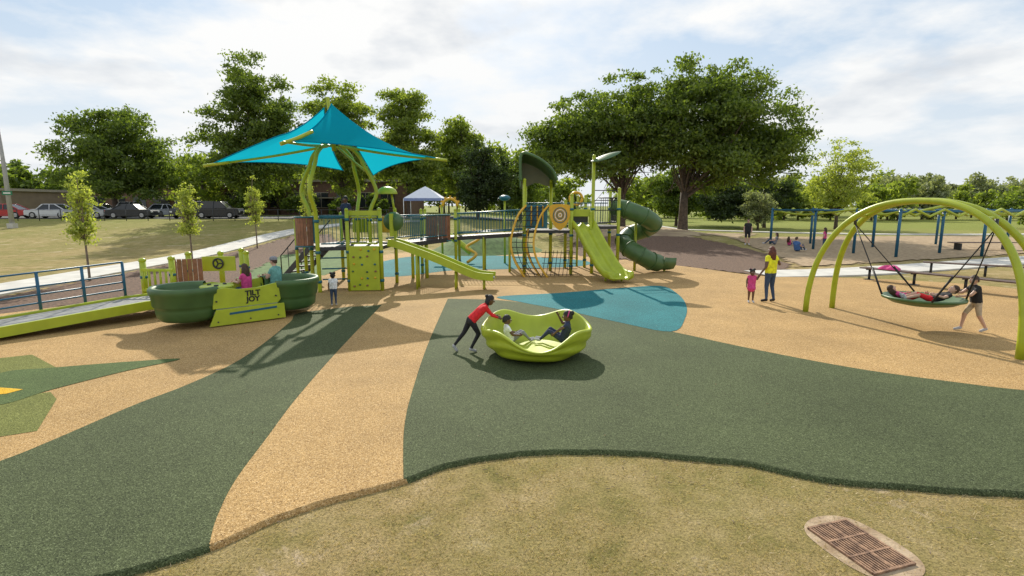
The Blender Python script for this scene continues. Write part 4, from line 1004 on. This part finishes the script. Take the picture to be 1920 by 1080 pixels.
LIE=dict(pelvis=(0,0,.12),hipR=(.085,.02,.12),hipL=(-.085,.02,.12),chest=(0,-.26,.2),neck=(0,-.44,.32),head=(0,-.54,.42),shR=(.16,-.40,.27),shL=(-.16,-.40,.27),
  elR=(.26,-.2,.22),elL=(-.26,-.2,.22),wrR=(.2,-.0,.27),wrL=(-.2,.0,.27),knR=(.11,.36,.26),knL=(-.11,.36,.24),anR=(.1,.7,.14),anL=(-.1,.7,.14),toR=(.1,.76,.24),toL=(-.1,.76,.24))
person('child_in_swing',(9.45,11.85,.62),R(75),.76,LIE,'black','red','l',.5,1.,'shoe','br','short',1.25,1.05,(R(45),0,0))
person('child_in_swing',(9.2,12.2,.6),R(-105),.66,LIE,'pink','red','l',.5,2,'shoe','br','long',1.25,1.05,(R(50),0,0))
CH=dict(SIT); CH.update(knR=(.11,.42,.12),knL=(-.11,.42,.12),anR=(.11,.44,-.28),anL=(-.11,.44,-.28),toR=(.11,.58,-.32),toL=(-.11,.58,-.32),chest=(0,.0,.42),neck=(0,.03,.62),head=(0,.06,.77),shR=(.16,.02,.56),shL=(-.16,.02,.56),wrR=(.15,.38,.36),wrL=(-.15,.38,.36),elR=(.22,.14,.34),elL=(-.22,.14,.34))
person('girl_on_boat',(-6.85,13.65,.56),R(75),.84,CH,'pink','jeans','l',.5,2,'shoe','br','long',1.12,1.0)
person('man_on_boat',(-6.35,14.25,.56),R(80),.98,CH,'teal','khaki','l',.5,1.,'shoe','br','short',1,1.12,hat='grey')
person('man_on_deck',(-5.85,19.0,1.47),R(150),1.0,dict(elR=(.26,.1,1.12),wrR=(.12,.26,1.2)),'navy','black','d',.5,1.,'shoe','b','short',1,1.1)
person('man',(15.1,34.3,G(15.1,34.3)+.05),R(160),1.0,{},'black','black','l',.5,1.,'shoe','br','short',1,1.1)
person('seated_man',(16.9,31.6,G(16.9,31.6)+.05),R(-60),1.,SIT,'blue','jeans','l',.5,2,'shoe','br','short',1,1.05)
person('girl',(19.3,33.0,G(19.3,33)+.05),R(40),.85,{},'pink','jeans','l',.5,2,'shoe','br','long',1.1,1.0)
person('seated_woman',(17.8,36.2,G(17.8,36.2)+.05),R(60),.95,SIT,'grey','jeans','l',.5,2,'shoe','br','long',1,1.0)
person('seated_child',(19,36.6,G(19,36.6)+.05),R(-60),.7,SIT,'pink','jeans','l',.5,2,'shoe','br','long',1.2,1.0)
